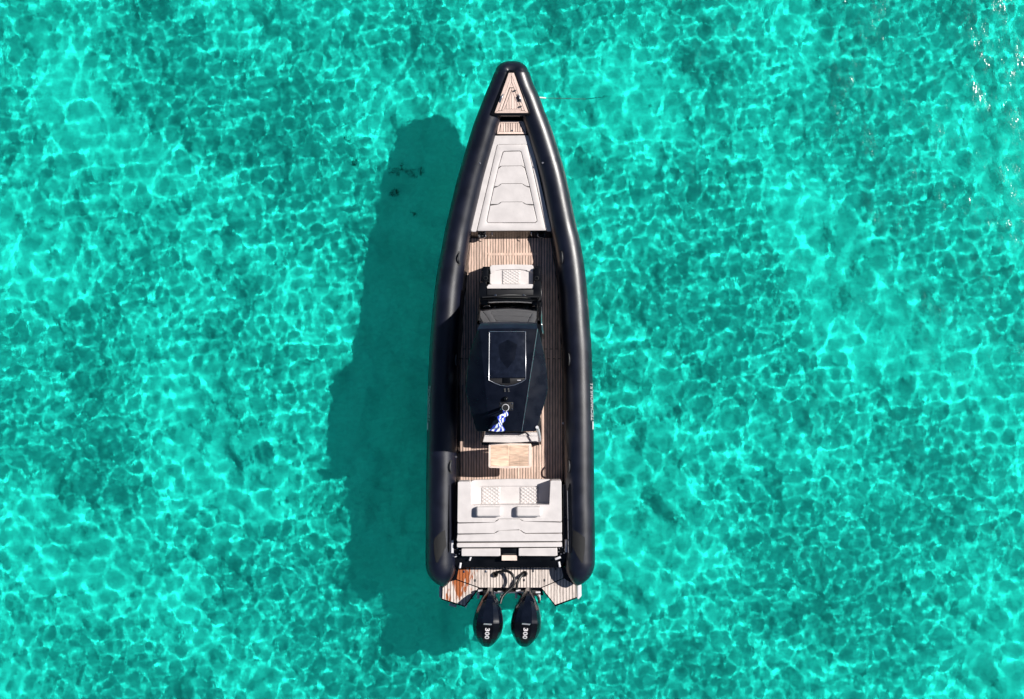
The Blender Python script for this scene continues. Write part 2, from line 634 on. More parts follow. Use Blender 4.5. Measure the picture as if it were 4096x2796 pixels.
def side_path(pts, sgn):
    o3 = spline([P(x, y, tube_zc(y)) for x, y in pts], 6)
    opx = spline([Vector((x, y, 0)) for x, y in pts], 6)
    out = []
    for i, p in enumerate(o3):
        t = o3[min(i + 2, len(o3) - 1)] - o3[max(i - 2, 0)]
        t.z = 0
        t.normalize()
        r = tube_r(opx[i].y)
        out.append((p + Vector((t.y, -t.x, 0)) * sgn * r, r))
    return out
side_p, side_s = side_path(PORT, 1), side_path(STBD, -1)
nose_key = [side_p[-6], side_p[-1]] + [(P(x, y, tube_zc(y - 40)), r) for x, y, r in NOSE] + [side_s[-1], side_s[-6]]
nose_c = spline([p for p, r in nose_key], 6)
nose_r = spline([Vector((r, 0, 0)) for p, r in nose_key], 6)
nose = [(p, q.x) for p, q in zip(nose_c, nose_r)]
allp = side_p[:-6] + nose + side_s[:-6][::-1]
path = [p for p, r in allp]
prad = [r for p, r in allp]
# stern cones
def cone(end_px, zc):
    out = []
    for (cx, cy, r) in end_px:
        out.append((P(cx, cy, zc), r))
    return out
coneP = cone([(1763, 2268, .298), (1766, 2285, .285), (1768, 2300, .255), (1770, 2316, .205), (1772, 2330, .140), (1773, 2341, .075), (1773, 2347, .02)], .66)
coneS = cone([(2319, 2263, .296), (2317, 2280, .280), (2315, 2296, .250), (2313, 2311, .200), (2311, 2325, .138), (2310, 2336, .075), (2310, 2342, .02)], .66)
path = [p for p, r in coneP[::-1]] + path + [p for p, r in coneS]
prad = [r for p, r in coneP[::-1]] + prad + [r for p, r in coneS]
bm = bmesh.new()
SEG = 28
rings = []
for i, p in enumerate(path):
    t = path[min(i + 1, len(path) - 1)] - path[max(i - 1, 0)]
    t.z = 0
    t.normalize()
    u = Vector((t.y, -t.x, 0))
    rings.append([bm.verts.new(p + (u * math.cos(2 * math.pi * k / SEG) + Vector((0, 0, 1)) * math.sin(2 * math.pi * k / SEG)) * prad[i]) for k in range(SEG)])
for a, b in zip(rings, rings[1:]):
    for k in range(SEG):
        bm.faces.new((a[k], a[(k + 1) % SEG], b[(k + 1) % SEG], b[k]))
bm.faces.new(rings[0])
bm.faces.new(rings[-1])
collar = bm_link('inflatable_tube', bm, 'tube_rubber', boat, 60)

def tube_frame(py, side):
    """point and radius of the tube centreline at a pixel row; side -1 port, 1 starboard"""
    best = None
    for p, r in zip(path, prad):
        if (p.x < 0) != (side < 0):
            continue
        q = abs((1398 - py) * (CAM_Z - p.z) / FPX - p.y)
        if best is None or q < best[0]:
            best = (q, p, r)
    return best[1], best[2]

def tube_surf(px, py, lift=.003):
    """world point on the top of the tube under a pixel"""
    side = -1 if px < 2042 else 1
    z = tube_zc(py)
    for _ in range(4):
        q = P(px, py, z)
        best = None
        for i in range(len(path) - 1):
            a, b = path[i], path[i + 1]
            ab = (b - a).xy
            t = max(0, min(1, (q.xy - a.xy).dot(ab) / max(ab.length_squared, 1e-9)))
            c = a.lerp(b, t)
            d = (q.xy - c.xy).length
            if best is None or d < best[0]:
                best = (d, c.z, prad[i] * (1 - t) + prad[i + 1] * t)
        d, cz, r = best
        r += lift
        z = cz + math.sqrt(max(r * r - min(d, r * .999) ** 2, 0))
    return P(px, py, z)

def patch(name, pts, m, parent, lift=.004, cuts=3):
    bm = bmesh.new()
    f = bm.faces.new([bm.verts.new((x, y, 0)) for x, y in pts])
    bmesh.ops.triangulate(bm, faces=[f])
    bmesh.ops.subdivide_edges(bm, edges=bm.edges[:], cuts=cuts, use_grid_fill=True)
    for v in bm.verts:
        v.co = tube_surf(v.co.x, v.co.y, lift)
    o = bm_link(name, bm, m, parent, 60)
    return o

# seam bands round the tubes (the welded joints)
for side, rows in ((-1, (770, 1180, 1560, 1820)), (1, (640, 1060, 1290, 1800))):
    for py in rows:
        c, r = tube_frame(py, side)
        bm = bmesh.new()
        nn = 20
        a0, a1 = R(5), R(175)
        ra, rb = [], []
        c2, r2 = tube_frame(py + 9, side)
        for k in range(nn + 1):
            a = a0 + (a1 - a0) * k / nn
            ra.append(bm.verts.new(c + Vector((math.cos(a), 0, math.sin(a))) * (r + .0025)))
            rb.append(bm.verts.new(c2 + Vector((math.cos(a), 0, math.sin(a))) * (r2 + .0025)))
        for k in range(nn):
            bm.faces.new((ra[k], ra[k + 1], rb[k + 1], rb[k]))
        bm_link('seam_tape', bm, 'tube_rubber', collar, 60)

# anti-chafe patches near the stern
patch('tube_pad', K(7, (1975, 775), (2035, 800), (2125, 870), (2132, 900), (2122, 1080), (2105, 1195), (2085, 1198), (2030, 1110), (1965, 985)), 'tube_patch', collar)
patch('tube_pad', K(7, (325, 775), (265, 805), (190, 880), (175, 930), (185, 1080), (205, 1190), (228, 1195), (285, 1090), (340, 985)), 'tube_patch', collar)

# lifting handles on the tubes

def grab_handle(px, py, side):
    L = 22
    pts = [tube_surf(px, py - L, .0), tube_surf(px + side * 1.5, py - L * .55, .045), tube_surf(px + side * 2.5, py, .055), tube_surf(px + side * 1.5, py + L * .55, .045), tube_surf(px, py + L, .0)]
    h = tube('grab_handle', spline(pts, 5), .017, 'dark_grey', collar, 8)
    for e in (-1, 1):
        patch_pts = [(px + 7 * math.cos(a), py + e * L + 7 * math.sin(a)) for a in [k * math.pi / 5 for k in range(10)]]
        patch('handle_base', patch_pts, 'black_matte', h, .006, 1)
for px, py in ((1837, 1033), (1825, 1440), (1803, 1867)):
    grab_handle(px, py, -1)
for px, py in ((2247, 1030), (2275, 1438), (2275, 1865)):
    grab_handle(px, py, 1)
for px, py in ((1919, 653), (2171, 651), (1824, 1828), (2252, 1693)):
    c = tube_surf(px, py, 0)
    lathe('valve', c, [(.0, .014), (.016, .012), (.022, .0), (.022, -.02)], 'steel', collar, 12)

# maker's lettering along the outside of both tubes
def tube_letters(side):
    me = text_mesh('TECHNOHULL', 1.0, .012, .25, 0, 1.05)
    co = np.array([v.co[:] for v in me.vertices])
    mn, mx = co.min(0), co.max(0)
    y0, y1 = (1530, 1680) if side > 0 else (1542, 1684)
    bm = bmesh.new()
    bm.from_mesh(me)
    bmesh.ops.triangulate(bm, faces=bm.faces[:])
    bmesh.ops.subdivide_edges(bm, edges=[e for e in bm.edges if e.calc_length() > .25], cuts=2)
    def place(u, v):
        # u 0..1 along, v 0..1 up the tube side
        py = (y0 + (y1 - y0) * u) if side < 0 else (y1 + (y0 - y1) * u)
        c, r = tube_frame(py, side)
        a = R(14 + 25 * v)
        yy = (1398 - py) * (CAM_Z - c.z) / FPX
        return Vector((c.x + side * math.cos(a) * (r + .004), yy, c.z + math.sin(a) * (r + .004)))
    for vtx in bm.verts:
        u = (vtx.co.x - mn[0]) / (mx[0] - mn[0])
        v = (vtx.co.y - mn[1]) / (mx[1] - mn[1])
        vtx.co = place(u, v)
    bpy.data.meshes.remove(me)
    bm_link('lettering', bm, 'tube_decal', collar)
    # the separate bar behind the name
    bm = bmesh.new()
    us = [1.03, 1.10, 1.17, 1.24] if side < 0 else [-.03, -.10, -.17, -.24]
    g = [[bm.verts.new(place(u, v)) for v in (.0, .3, .6)] for u in us]
    for i in range(len(us) - 1):
        for j in range(2):
            bm.faces.new((g[i][j], g[i][j + 1], g[i + 1][j + 1], g[i + 1][j]))
    bm_link('lettering_bar', bm, 'tube_decal', collar)
tube_letters(1)
tube_letters(-1)

# hull under the tubes
hull_rows = [(262, .03, .55), (300, .14, .42), (380, .38, .2), (500, .68, -.05), (700, 1.02, -.3), (950, 1.28, -.42), (1300, 1.42, -.48), (1800, 1.46, -.5), (2270, 1.46, -.48)]
bm = bmesh.new()
secs = []
for py, hw, kz in hull_rows:
    zc = tube_zc(py)
    y = (1398 - py) * (CAM_Z - zc) / FPX
    cx = P(2047 - (py - 250) * .0035, py, zc).x
    zt = zc - .08
    chine = kz + (zt - kz) * .55
    prof = [(-hw, zt), (-hw * .97, max(chine, .02) if kz < 0 else chine), (-hw * .72, kz + (chine - kz) * .45), (0, kz), (hw * .72, kz + (chine - kz) * .45), (hw * .97, max(chine, .02) if kz < 0 else chine), (hw, zt)]
    secs.append([bm.verts.new((cx + a, y, b)) for a, b in prof])
for a, b in zip(secs, secs[1:]):
    for k in range(6):
        bm.faces.new((a[k], a[k + 1], b[k + 1], b[k]))
bm.faces.new(secs[-1])
bm.faces.new(secs[0][::-1])
hull = bm_link('hull', bm, 'hull_paint', boat, 25)

# ------------------------------------------------------------------ cockpit liner and deck
DL = [(1883, 952), (1879, 1019), (1870, 1099), (1859, 1184), (1852, 1297), (1845, 1400), (1842, 1500), (1842, 1925)]
DR = [(2201, 952), (2214, 1042), (2227, 1127), (2235, 1212), (2240, 1297), (2246, 1400), (2248, 1500), (2249, 1925)]
deck_poly = DL + DR[::-1]
deck = prism('cockpit_deck', deck_poly, ZD - .06, ZD - .010, 'caulk', boat, smooth=None)
planks(deck, deck_poly, 2047.5 - 10.85 * 30, 10.85, 2.3, ZD, 'teak_deck', cuts=[1396], stagger=39)
# cross board of the floor hatch
board(deck, K(3, (865, 394), (1592, 392), (1560, 428), (892, 430)), ZD + .006, 'teak_deck', 'cross_board', .02)
board(deck, [(1848, 1540), (1850, 1540), (1850, 1905), (1848, 1905)], ZD + .004, 'caulk', 'seam_strip', .01)

def strip_wall(name, edge, z0, side, m):
    bm = bmesh.new()
    rows = []
    pts = [Vector((x, y, 0)) for x, y in edge]
    for q in spline(pts, 4):
        a = P(q.x, q.y, z0)
        b = a + Vector((side * .004, 0, .06))
        c, r = tube_frame(q.y, side)
        d = Vector((c.x - side * r * .95, a.y, c.z - .06))
        e = Vector((c.x - side * r * .45, a.y, c.z + .01))
        rows.append([bm.verts.new(v) for v in (a, b, d, e)])
    for r0, r1 in zip(rows, rows[1:]):
        for k in range(3):
            bm.faces.new((r0[k], r0[k + 1], r1[k + 1], r1[k]))
    return bm_link(name, bm, m, boat, 40)
LEFT_EDGE = [(1966, 470), (1976, 500), (1974, 545), (1950, 630), (1926, 718), (1902, 818), (1882, 918)] + DL[0:] + [(1834, 2230)]
RIGHT_EDGE = [(2124, 470), (2122, 500), (2124, 545), (2149, 668), (2182, 803), (2204, 909)] + DR[0:] + [(2262, 2230)]
strip_wall('side_liner', LEFT_EDGE, ZD - .012, -1, 'black_gel')
strip_wall('side_liner', RIGHT_EDGE, ZD - .012, 1, 'black_gel')
# inner sole below everything forward and aft of the deck
prism('bilge_floor', [(1985, 455), (2110, 455), (2125, 545), (2203, 960), (1882, 960), (1972, 545)], .30, .38, 'black_matte', boat, smooth=None)

# ------------------------------------------------------------------ bow deck
def zbow(x, y):
    return 1.305 - (y - 290) * .0003
bow = prism('bow_deck', K(1, (722, 238), (828, 238), (1078, 925), (1062, 962), (486, 962), (442, 938)), .95, (lambda x, y: zbow(x, y) - .014), 'black_gel', boat, .012, 2)
zb = zbow
board(bow, K(1, (735, 283), (778, 283), (778, 322), (568, 882), (510, 917)), zb, 'teak_bow')
board(bow, K(1, (781, 283), (815, 283), (1044, 914), (988, 882), (781, 322)), zb, 'teak_bow')
board(bow, K(1, (514, 919), (1041, 917), (984, 887), (571, 887)), zb, 'teak_bow')
board(bow, K(1, (775, 335), (775, 428), (740, 520), (612, 880), (576, 880)), zb, 'teak_bow')
board(bow, K(1, (782, 335), (980, 880), (948, 880), (818, 520), (782, 428)), zb, 'teak_bow')
board(bow, K(1, (778, 436), (812, 515), (744, 515)), zb, 'teak_bow')
zh = lambda x, y: zbow(x, y) + .006
hatch = prism('bow_hatch', K(1, (748, 522), (814, 522), (942, 884), (618, 884)), (lambda x, y: zbow(x, y) - .01), (lambda x, y: zbow(x, y) - .002), 'caulk', bow, smooth=None)
for q in ([(752, 526), (776, 526), (776, 548), (664, 856), (622, 882)], [(780, 526), (812, 526), (938, 882), (902, 856), (780, 548)], [(627, 884), (936, 884), (902, 860), (664, 860)]):
    prism('plank', K(1, *q), (lambda x, y: zbow(x, y) - .004), zh, 'teak_bow', bow, smooth=None)
inner = K(1, (779, 562), (895, 854), (672, 854))
for i in range(-3, 3):
    x0, x1 = K1(1, 779 + i * 41, 0)[0] + .6, K1(1, 779 + (i + 1) * 41, 0)[0] - .6
    a = clip_half(clip_half(inner, 0, x0, True), 0, x1, False)
    if len(a) > 2 and abs(area(a)) > 4:
        prism('plank', a, (lambda x, y: zbow(x, y) - .004), zh, 'teak_bow', bow, smooth=None)
# cleats and hatch fittings on the bow
def bow_bar(name, pts, rad, m, lift):
    return tube(name, spline([P(*K1(1, x, y), 1.28 + lift + l) for x, y, l in pts], 5), rad, m, bow, 8)
bow_bar('bow_cleat', [(598, 748, -.01), (612, 700, .03), (632, 655, .03), (652, 618, -.01)], .014, 'steel', .0)
bow_bar('bow_cleat', [(872, 620, -.01), (895, 650, .03), (920, 700, .03), (930, 742, -.01)], .014, 'steel', .0)
box('hatch_latch', P(*K1(1, 896, 690), 1.305), (.035, .11, .03), 'black_matte', bow, .006, R(22))
box('hinge', P(*K1(1, 832, 566), 1.31), (.055, .03, .02), 'dark_grey', bow, .005, R(10))
box('hinge', P(*K1(1, 918, 818), 1.295), (.06, .028, .02), 'dark_grey', bow, .005, R(10))
# aft face of the bow locker, leaning so it shows from above
prism('locker_face', K(1, (556, 928), (1012, 928), (945, 985), (590, 985)), .5, (lambda x, y: 1.19 - (y - 453) * .022), 'dark_grey', boat, smooth=None)
# bow step
ZS = .98
step = prism('bow_step', K(1, (575, 1035), (985, 1035), (1030, 1262), (528, 1262)), .4, ZS - .012, 'black_gel', boat, .008)
board(step, K(1, (585, 1047), (973, 1047), (908, 1078), (612, 1078)), ZS, 'teak_bow')
board(step, K(1, (582, 1052), (606, 1080), (578, 1215), (546, 1248)), ZS, 'teak_bow')
board(step, K(1, (978, 1050), (1012, 1248), (988, 1215), (912, 1080)), ZS, 'teak_bow')
board(step, K(1, (550, 1251), (1010, 1251), (984, 1220), (580, 1220)), ZS, 'teak_bow')
planks(step, K(1, (612, 1082), (906, 1082), (976, 1216), (586, 1216)), K1(1, 779, 0)[0] - .5 * 38 * .2522, 38 * .2522, 2.2, ZS, 'teak_bow')
lathe('step_lift_ring', P(*K1(1, 785, 1200), ZS), [(.0, .006), (.018, .006), (.022, .0), (.022, -.004)], 'chrome', step, 12)

# ------------------------------------------------------------------ bow sunpad
def zpad(x, y):
    return .985 - (y - 540) / (925 - 540) * .185
pad = prism('bow_sunpad', K(2, (640, 150), (1115, 148), (1408, 1392), (340, 1400)), .40, (lambda x, y: zpad(x, y) - .07), 'black_gel', boat, smooth=None)
def cush(name, c, pts, ztop, parent, th=.10, bev=.016, rr=4.0, m='vinyl', puff=0.0, seg=3):
    q = round_poly(K(c, *pts), rr, 2) if rr else K(c, *pts)
    f = ztop if callable(ztop) else (lambda x, y: ztop)
    o = prism(name, q, (lambda x, y: f(x, y) - th), f, m, parent, bev, seg, puff, 60)
    wn = o.modifiers.new('weighted_normal', 'WEIGHTED_NORMAL')
    wn.keep_sharp = True
    return o
G = 4
cush('surround_cushion', 2, [(655, 140), (1100, 137), (1128, 160), (1400, 1385), (1398, 1402), (1344, 1402), (1094, 262), (1078, 246), (700, 248), (684, 265), (412, 1412), (350, 1410), (345, 1396), (632, 165)], zpad, pad, rr=5)
# ring of the inner mattress
def ring_cushion(name, c, outer, inner, ztop, parent, th=.1, b=.013):
    bm = bmesh.new()
    po, pi = K(c, *outer), K(c, *inner)
    n = len(po)
    def loop(pts, dz, shrink, ref):
        out = []
        for (x, y), (rx, ry) in zip(pts, ref):
            d = Vector((rx - x, ry - y))
            d = d.normalized() * shrink if d.length else d
            X, Y = x + d.x, y + d.y
            out.append(bm.verts.new(P(X, Y, ztop(X, Y) + dz)))
        return out
    s = b / .005
    L = [loop(po, -th, 0, pi), loop(po, -b, 0, pi), loop(po, -b * .3, s * .3, pi), loop(po, 0, s, pi), loop(pi, 0, s, po), loop(pi, -b * .3, s * .3, po), loop(pi, -b, 0, po), loop(pi, -th, 0, po)]
    for a, bb in zip(L, L[1:]):
        for k in range(n):
            bm.faces.new((a[k], a[(k + 1) % n], bb[(k + 1) % n], bb[k]))
    return bm_link(name, bm, 'vinyl', parent, 50)
ring_cushion('mattress_border', 2,
             [(703, 257), (890, 256), (1072, 255), (1089, 272), (1148, 540), (1209, 818), (1260, 1052), (1334, 1388), (1326, 1394), (880, 1398), (432, 1402), (424, 1392), (502, 1055), (560, 820), (617, 575), (688, 275)],
             [(780, 346), (885, 343), (990, 342), (1010, 358), (1060, 566), (1121, 818), (1172, 1055), (1219, 1265), (1198, 1294), (885, 1296), (568, 1296), (548, 1270), (592, 1055), (642, 820), (700, 576), (760, 362)], zpad, pad)
l1 = [(703, 570), (745, 537), (1015, 533), (1053, 566)]
l2 = [(647, 818), (705, 815), (740, 770), (1020, 768), (1065, 812), (1115, 815)]
l3 = [(597, 1052), (705, 1052), (740, 1012), (1020, 1010), (1065, 1052), (1166, 1052)]
def shift(l, d):
    return [(x, y + d) for x, y in l]
cush('pad_panel', 2, [(767, 366), (783, 351), (988, 347), (1005, 362)] + shift(l1, -5)[::-1], zpad, pad, rr=0, bev=.012)
cush('pad_panel', 2, shift(l1, 7) + shift(l2, -5)[::-1], zpad, pad, rr=0, bev=.012)
cush('pad_panel', 2, shift(l2, 7) + shift(l3, -5)[::-1], zpad, pad, rr=0, bev=.012)
cush('pad_panel', 2, shift(l3, 7) + [(1213, 1262), (1198, 1288), (568, 1290), (554, 1268)], zpad, pad, rr=0, bev=.012)
# aft face of the sunpad with speakers
face = prism('sunpad_face', K(2, (335, 1408), (1415, 1400), (1425, 1492), (325, 1500)), .38, (lambda x, y: .74 - (y - 924) * .0115), 'black_gel', boat, smooth=None)
for x, y in ((488, 1466), (1272, 1456)):
    c = P(*K1(2, x, y), .60)
    sp = lathe('speaker', c, [(.085, -.03), (.085, .012), (.074, .02), (.066, .008), (.03, -.012), (.0, .004)], 'steel', face, 24, (1, .62))
    lathe('speaker_cone', c, [(.064, .010), (.034, -.004), (.02, .012), (.0, .016)], 'black_matte', face, 20, (1, .62))
for x, y in ((622, 1436), (1140, 1432)):
    c = P(*K1(2, x, y), .66)
    tube('hook', [c + Vector((0, .05, .02)), c + Vector((0, .02, .05)), c + Vector((0, -.03, .03)), c + Vector((.02, -.05, 0))], .009, 'chrome', face, 8)

# ------------------------------------------------------------------ forward console seat
def quilt(name, c, x0, y0, x1, y1, nx, ny, z, parent, depth=.012):
    """diamond-stitched panel as relief geometry"""
    bm = bmesh.new()
    (px0, py0), (px1, py1) = K(c, (x0, y0), (x1, y1))
    mx, my = nx * 6, ny * 6
    g = []
    for j in range(my + 1):
        row = []
        for i in range(mx + 1):
            u, v = i / mx * nx, j / my * ny
            a, b = abs(math.sin(math.pi * (u + v))), abs(math.sin(math.pi * (u - v)))
            h = depth * (min(a, b)) ** .55
            edge = min(i, mx - i, j, my - j)
            if edge == 0:
                h = -.004
            x, y = px0 + (px1 - px0) * i / mx, py0 + (py1 - py0) * j / my
            zz = z(x, y) if callable(z) else z
            row.append(bm.verts.new(P(x, y, zz + h)))
        g.append(row)
    for j in range(my):
        for i in range(mx):
            bm.faces.new((g[j][i], g[j][i + 1], g[j + 1][i + 1], g[j + 1][i]))
    return bm_link(name, bm, 'vinyl_quilt', parent, 60)

fseat = prism('console_seat', K(4, (600, 262), (1508, 258), (1524, 560), (560, 560)), ZD, .72, 'black_gel', boat, .01)
zfs = lambda x, y: .86 + .012 * math.sin((y - 1058) / 80 * 3.1)
cush('seat_cushion', 4, [(712, 262), (735, 242), (1050, 230), (1385, 240), (1400, 262), (1402, 540), (1330, 552), (760, 552), (706, 540)], .845, fseat, .14, .03, 5)
cush('seat_bolster', 4, [(706, 268), (735, 238), (1050, 228), (1385, 236), (1404, 262), (1398, 372), (1320, 322), (1190, 305), (905, 306), (790, 330), (722, 388)], .875, fseat, .06, .02, 5)
quilt('quilted_panel', 4, 905, 312, 1195, 542, 4, 5, .852, fseat, .02)
cush('backrest', 4, [(682, 545), (1395, 540), (1405, 560), (1406, 612), (662, 620), (664, 590)], 1.26, fseat, .42, .022, 5)
for x0, x1, xc in ((592, 692, 645), (1412, 1512, 1455)):
    arm = prism('armrest', round_poly(kr(4, x0, 282, x1, 508), 3), ZD, .96, 'black_gel', fseat, .012)
    lathe('cup_holder', P(*K1(4, xc, 446), .955), [(.042, .0), (.042, .010), (.034, .011), (.031, .002), (.0, .0015)], 'black_matte', fseat, 20)

# ------------------------------------------------------------------ console, windshield, hardtop
console = prism('console', K(4, (548, 505), (655, 505), (660, 622), (1408, 622), (1410, 492), (1528, 492), (1534, 760), (1540, 2000), (530, 2000), (540, 760)), ZD, 1.28, 'black_gel', boat, .015)
prism('console_panel', kr(4, 668, 628, 1400, 716), 1.25, 1.30, 'black_matte', console, .006)
tube('console_rail', spline([P(*K1(4, x, y), 1.33) for x, y in ((592, 752), (800, 738), (1050, 732), (1300, 736), (1500, 748))], 5), .018, 'black_matte', console, 8)
for x, y in ((800, 716), (1252, 714)):
    box('latch', P(*K1(4, x, y), 1.315), (.045, .022, .022), 'chrome', console, .004)
lathe('dash_hatch', P(*K1(4, 1060, 775), 1.285), [(.0, .03), (.30, .028), (.36, .02), (.40, .0), (.40, -.02)], 'dash_grey', console, 32, (1, .24))
# instrument binnacle and wheel under the hardtop
prism('dashboard', kr(4, 640, 1000, 1430, 1240), 1.2, (lambda x, y: 1.50 - abs(y - 1280) * .004), 'black_matte', console, .02)
prism('chart_screen', kr(4, 760, 1090, 1300, 1180), 1.3, 1.505, 'hatch_glass', console, .004)
# windshield: curved tinted sheet between console and roof
bm = bmesh.new()
NU, NV = 18, 10
g = []
for j in range(NV + 1):
    v = j / NV
    row = []
    for i in range(NU + 1):
        u = i / NU
        xl = 572 + (512 - 572) * v * .6
        xr = 1452 + (1452 - 1452) * v
        x = xl + (xr - xl) * u
        bow_ = 4 * u * (1 - u)
        y = 765 + (1150 - 765) * (v ** 1.25) - bow_ * (14 * (1 - v) + 2 * v) - 8 * math.sin(v * math.pi * 1.0) * bow_
        z = 1.30 + .99 * v
        row.append(bm.verts.new(P(*K1(4, x, y), z)))
    g.append(row)
for j in range(NV):
    for i in range(NU):
        bm.faces.new((g[j][i], g[j][i + 1], g[j + 1][i + 1], g[j + 1][i]))
bm_link('windshield', bm, 'windshield_glass', boat, 70)
hard = empty('hardtop', (0, 0, 0), boat)
for xs_, xe in ((560, 530), (1475, 1490)):
    bm = bmesh.new()
    a0 = [P(*K1(4, xs_ + d, 742), 1.27) for d in (-17, 17)]
    a1 = [P(*K1(4, xs_ + d, 800), 1.27) for d in (-17, 17)]
    b0 = [P(*K1(4, xe + d, 1118), 2.30) for d in (-20, 20)]
    b1 = [P(*K1(4, xe + d, 1180), 2.26) for d in (-20, 20)]
    V = [bm.verts.new(q) for q in a0 + a1[::-1] + b0 + b1[::-1]]
    for f in ((0, 1, 5, 4), (1, 2, 6, 5), (2, 3, 7, 6), (3, 0, 4, 7)):
        bm.faces.new([V[k] for k in f])
    bmesh.ops.bevel(bm, geom=bm.edges[:], offset=.008, segments=2, affect='EDGES', profile=.5)
    bm_link('front_pillar', bm, 'black_gel', hard, 40)
# roof shell
def roof():
    bm = bmesh.new()
    top_l = [(5, 420, 108, 2.40), (5, 545, 1362, 2.37)]
    rows = [  # outer left x,y ; crease left ; crease right ; outer right
        ((405, 112), (418, 108), (1128, 106), (1140, 108), 2.375, 2.40),
        ((332, 300), (438, 300), (1098, 300), (1182, 290), 2.30, 2.425),
        ((292, 480), (456, 480), (1071, 480), (1222, 470), 2.27, 2.435),
        ((268, 650), (474, 650), (1045, 650), (1243, 650), 2.25, 2.44),
        ((250, 850), (494, 850), (1015, 850), (1256, 850), 2.24, 2.435),
        ((292, 1030), (512, 1030), (987, 1030), (1216, 1010), 2.24, 2.42),
        ((350, 1230), (532, 1230), (957, 1230), (1154, 1210), 2.25, 2.40),
        ((384, 1358), (545, 1360), (937, 1362), (1106, 1358), 2.26, 2.385)]
    V, U = [], []
    for ol, cl, cr, orr, zo, zc in rows:
        r = []
        for q, z in ((ol, zo), (cl, zc), (((cl[0] + cr[0]) / 2, cl[1]), zc + .012), (cr, zc), (orr, zo)):
            r.append(P(*K1(5, *q), z))
        V.append([bm.verts.new(p) for p in r])
        U.append([bm.verts.new(p + Vector((0, 0, -.07))) for p in r])
    n = len(rows)
    cre = []
    for i in range(n - 1):
        for k in range(4):
            bm.faces.new((V[i][k], V[i][k + 1], V[i + 1][k + 1], V[i + 1][k]))
            bm.faces.new((U[i][k + 1], U[i][k], U[i + 1][k], U[i + 1][k + 1]))
        for k in (0, 4):
            bm.faces.new((V[i][k], V[i + 1][k], U[i + 1][k], U[i][k]))
        cre += [(V[i][1], V[i + 1][1]), (V[i][3], V[i + 1][3]), (V[i][0], V[i + 1][0]), (V[i][4], V[i + 1][4])]
    for i in (0, n - 1):
        for k in range(4):
            bm.faces.new((V[i][k], V[i][k + 1], U[i][k + 1], U[i][k]))
            if i == n - 1:
                cre.append((V[i][k], V[i][k + 1]))
    es = [bm.edges.get(e) for e in cre]
    bmesh.ops.bevel(bm, geom=[e for e in es if e], offset=.012, segments=3, profile=.5, affect='EDGES', clamp_overlap=True)
    return bm_link('roof_panel', bm, 'navy_paint', hard, 50)
roof()
for cx0, cx1 in ((1128, 937),):  # pale strip added to imitate the highlight along the starboard roof crease
    tube('crease_highlight_strip', [P(*K1(5, cx0 + (cx1 - cx0) * t / 10, 108 + 1252 * t / 10), lerp_tab([(106, 2.40), (300, 2.425), (480, 2.435), (650, 2.44), (850, 2.435), (1030, 2.42), (1230, 2.40), (1360, 2.385)], 108 + 1252 * t / 10) + .004) for t in range(11)], .0085, 'steel', hard, 6)
# brow over the windshield
bm = bmesh.new()
rowsb = []
for t in range(13):
    u = t / 12
    b_ = 4 * u * (1 - u)
    xa, xb = 572 + (1450 - 572) * u, 512 + (1470 - 512) * u
    a = P(*K1(4, xa, 1150 - 14 * b_), 2.285)
    b = P(*K1(4, xb, 1252 - 14 * b_), 2.405)
    c = P(*K1(4, xb, 1275 - 6 * b_), 2.385)
    rowsb.append([bm.verts.new(q) for q in (a + Vector((0, .0, -.05)), a, (a + b) / 2 + Vector((0, .004, .012)), b, c)])
for r0, r1 in zip(rowsb, rowsb[1:]):
    for k in range(4):
        bm.faces.new((r0[k], r0[k + 1], r1[k + 1], r1[k]))
bm_link('roof_brow', bm, 'navy_brow', hard, 50)
# skylight
def zroof(x, y):
    yy = (y - 1280) / (500 / 1525)
    return lerp_tab([(106, 2.40), (300, 2.425), (480, 2.435), (650, 2.44), (850, 2.435), (1030, 2.42), (1230, 2.40), (1360, 2.385)], yy) + .008
sky_out = [(540, 142), (982, 142), (984, 722), (930, 758), (850, 792), (760, 808), (672, 796), (592, 764), (533, 730)]
frame_pts = [P(*K1(5, x, y), zroof(*K1(5, x, y)) + .012) for x, y in sky_out]
tube('skylight_frame', frame_pts + [frame_pts[0]], .0095, 'steel', hard, 8)
prism('skylight_glass', K(5, (548, 152), (973, 152), (975, 700), (541, 702)), 2.40, (lambda x, y: zroof(x, y) + .010), 'hatch_glass', hard, .004)
prism('skylight_flap', K(5, (541, 712), (975, 710), (978, 718), (925, 750), (848, 784), (760, 799), (676, 788), (598, 757), (540, 724)), 2.40, (lambda x, y: zroof(x, y) + .008), 'black_matte', hard, .003)
prism('skylight_handle', kr(5, 708, 706, 798, 770), 2.42, (lambda x, y: zroof(x, y) + .035), 'black_gel', hard, .012)
box('skylight_latch', P(*K1(5, 902, 735), zroof(*K1(5, 902, 735)) + .015), (.07, .014, .012), 'white_plastic', hard, .003)
for x, y in ((547, 146), (976, 146)):
    lathe('corner_bolt', P(*K1(5, x, y), zroof(*K1(5, x, y)) + .012), [(.0, .014), (.012, .012), (.014, .0)], 'chrome', hard, 10)
for x, y in ((730, 868), (776, 868), (728, 845), (772, 843)):
    lathe('roof_vent', P(*K1(5, x, y), zroof(*K1(5, x, y))), [(.0, .022), (.016, .018), (.02, .0)], 'dark_grey', hard, 10)
lathe('antenna_dome', P(*K1(5, 740, 962), zroof(*K1(5, 740, 962))), [(.0, .085), (.02, .082), (.036, .066), (.046, .03), (.048, .0)], 'black_gel', hard, 20)
plate = prism('mast_plate', kr(5, 664, 1002, 832, 1104), 2.40, (lambda x, y: zroof(x, y) + .004), 'black_matte', hard, .004)
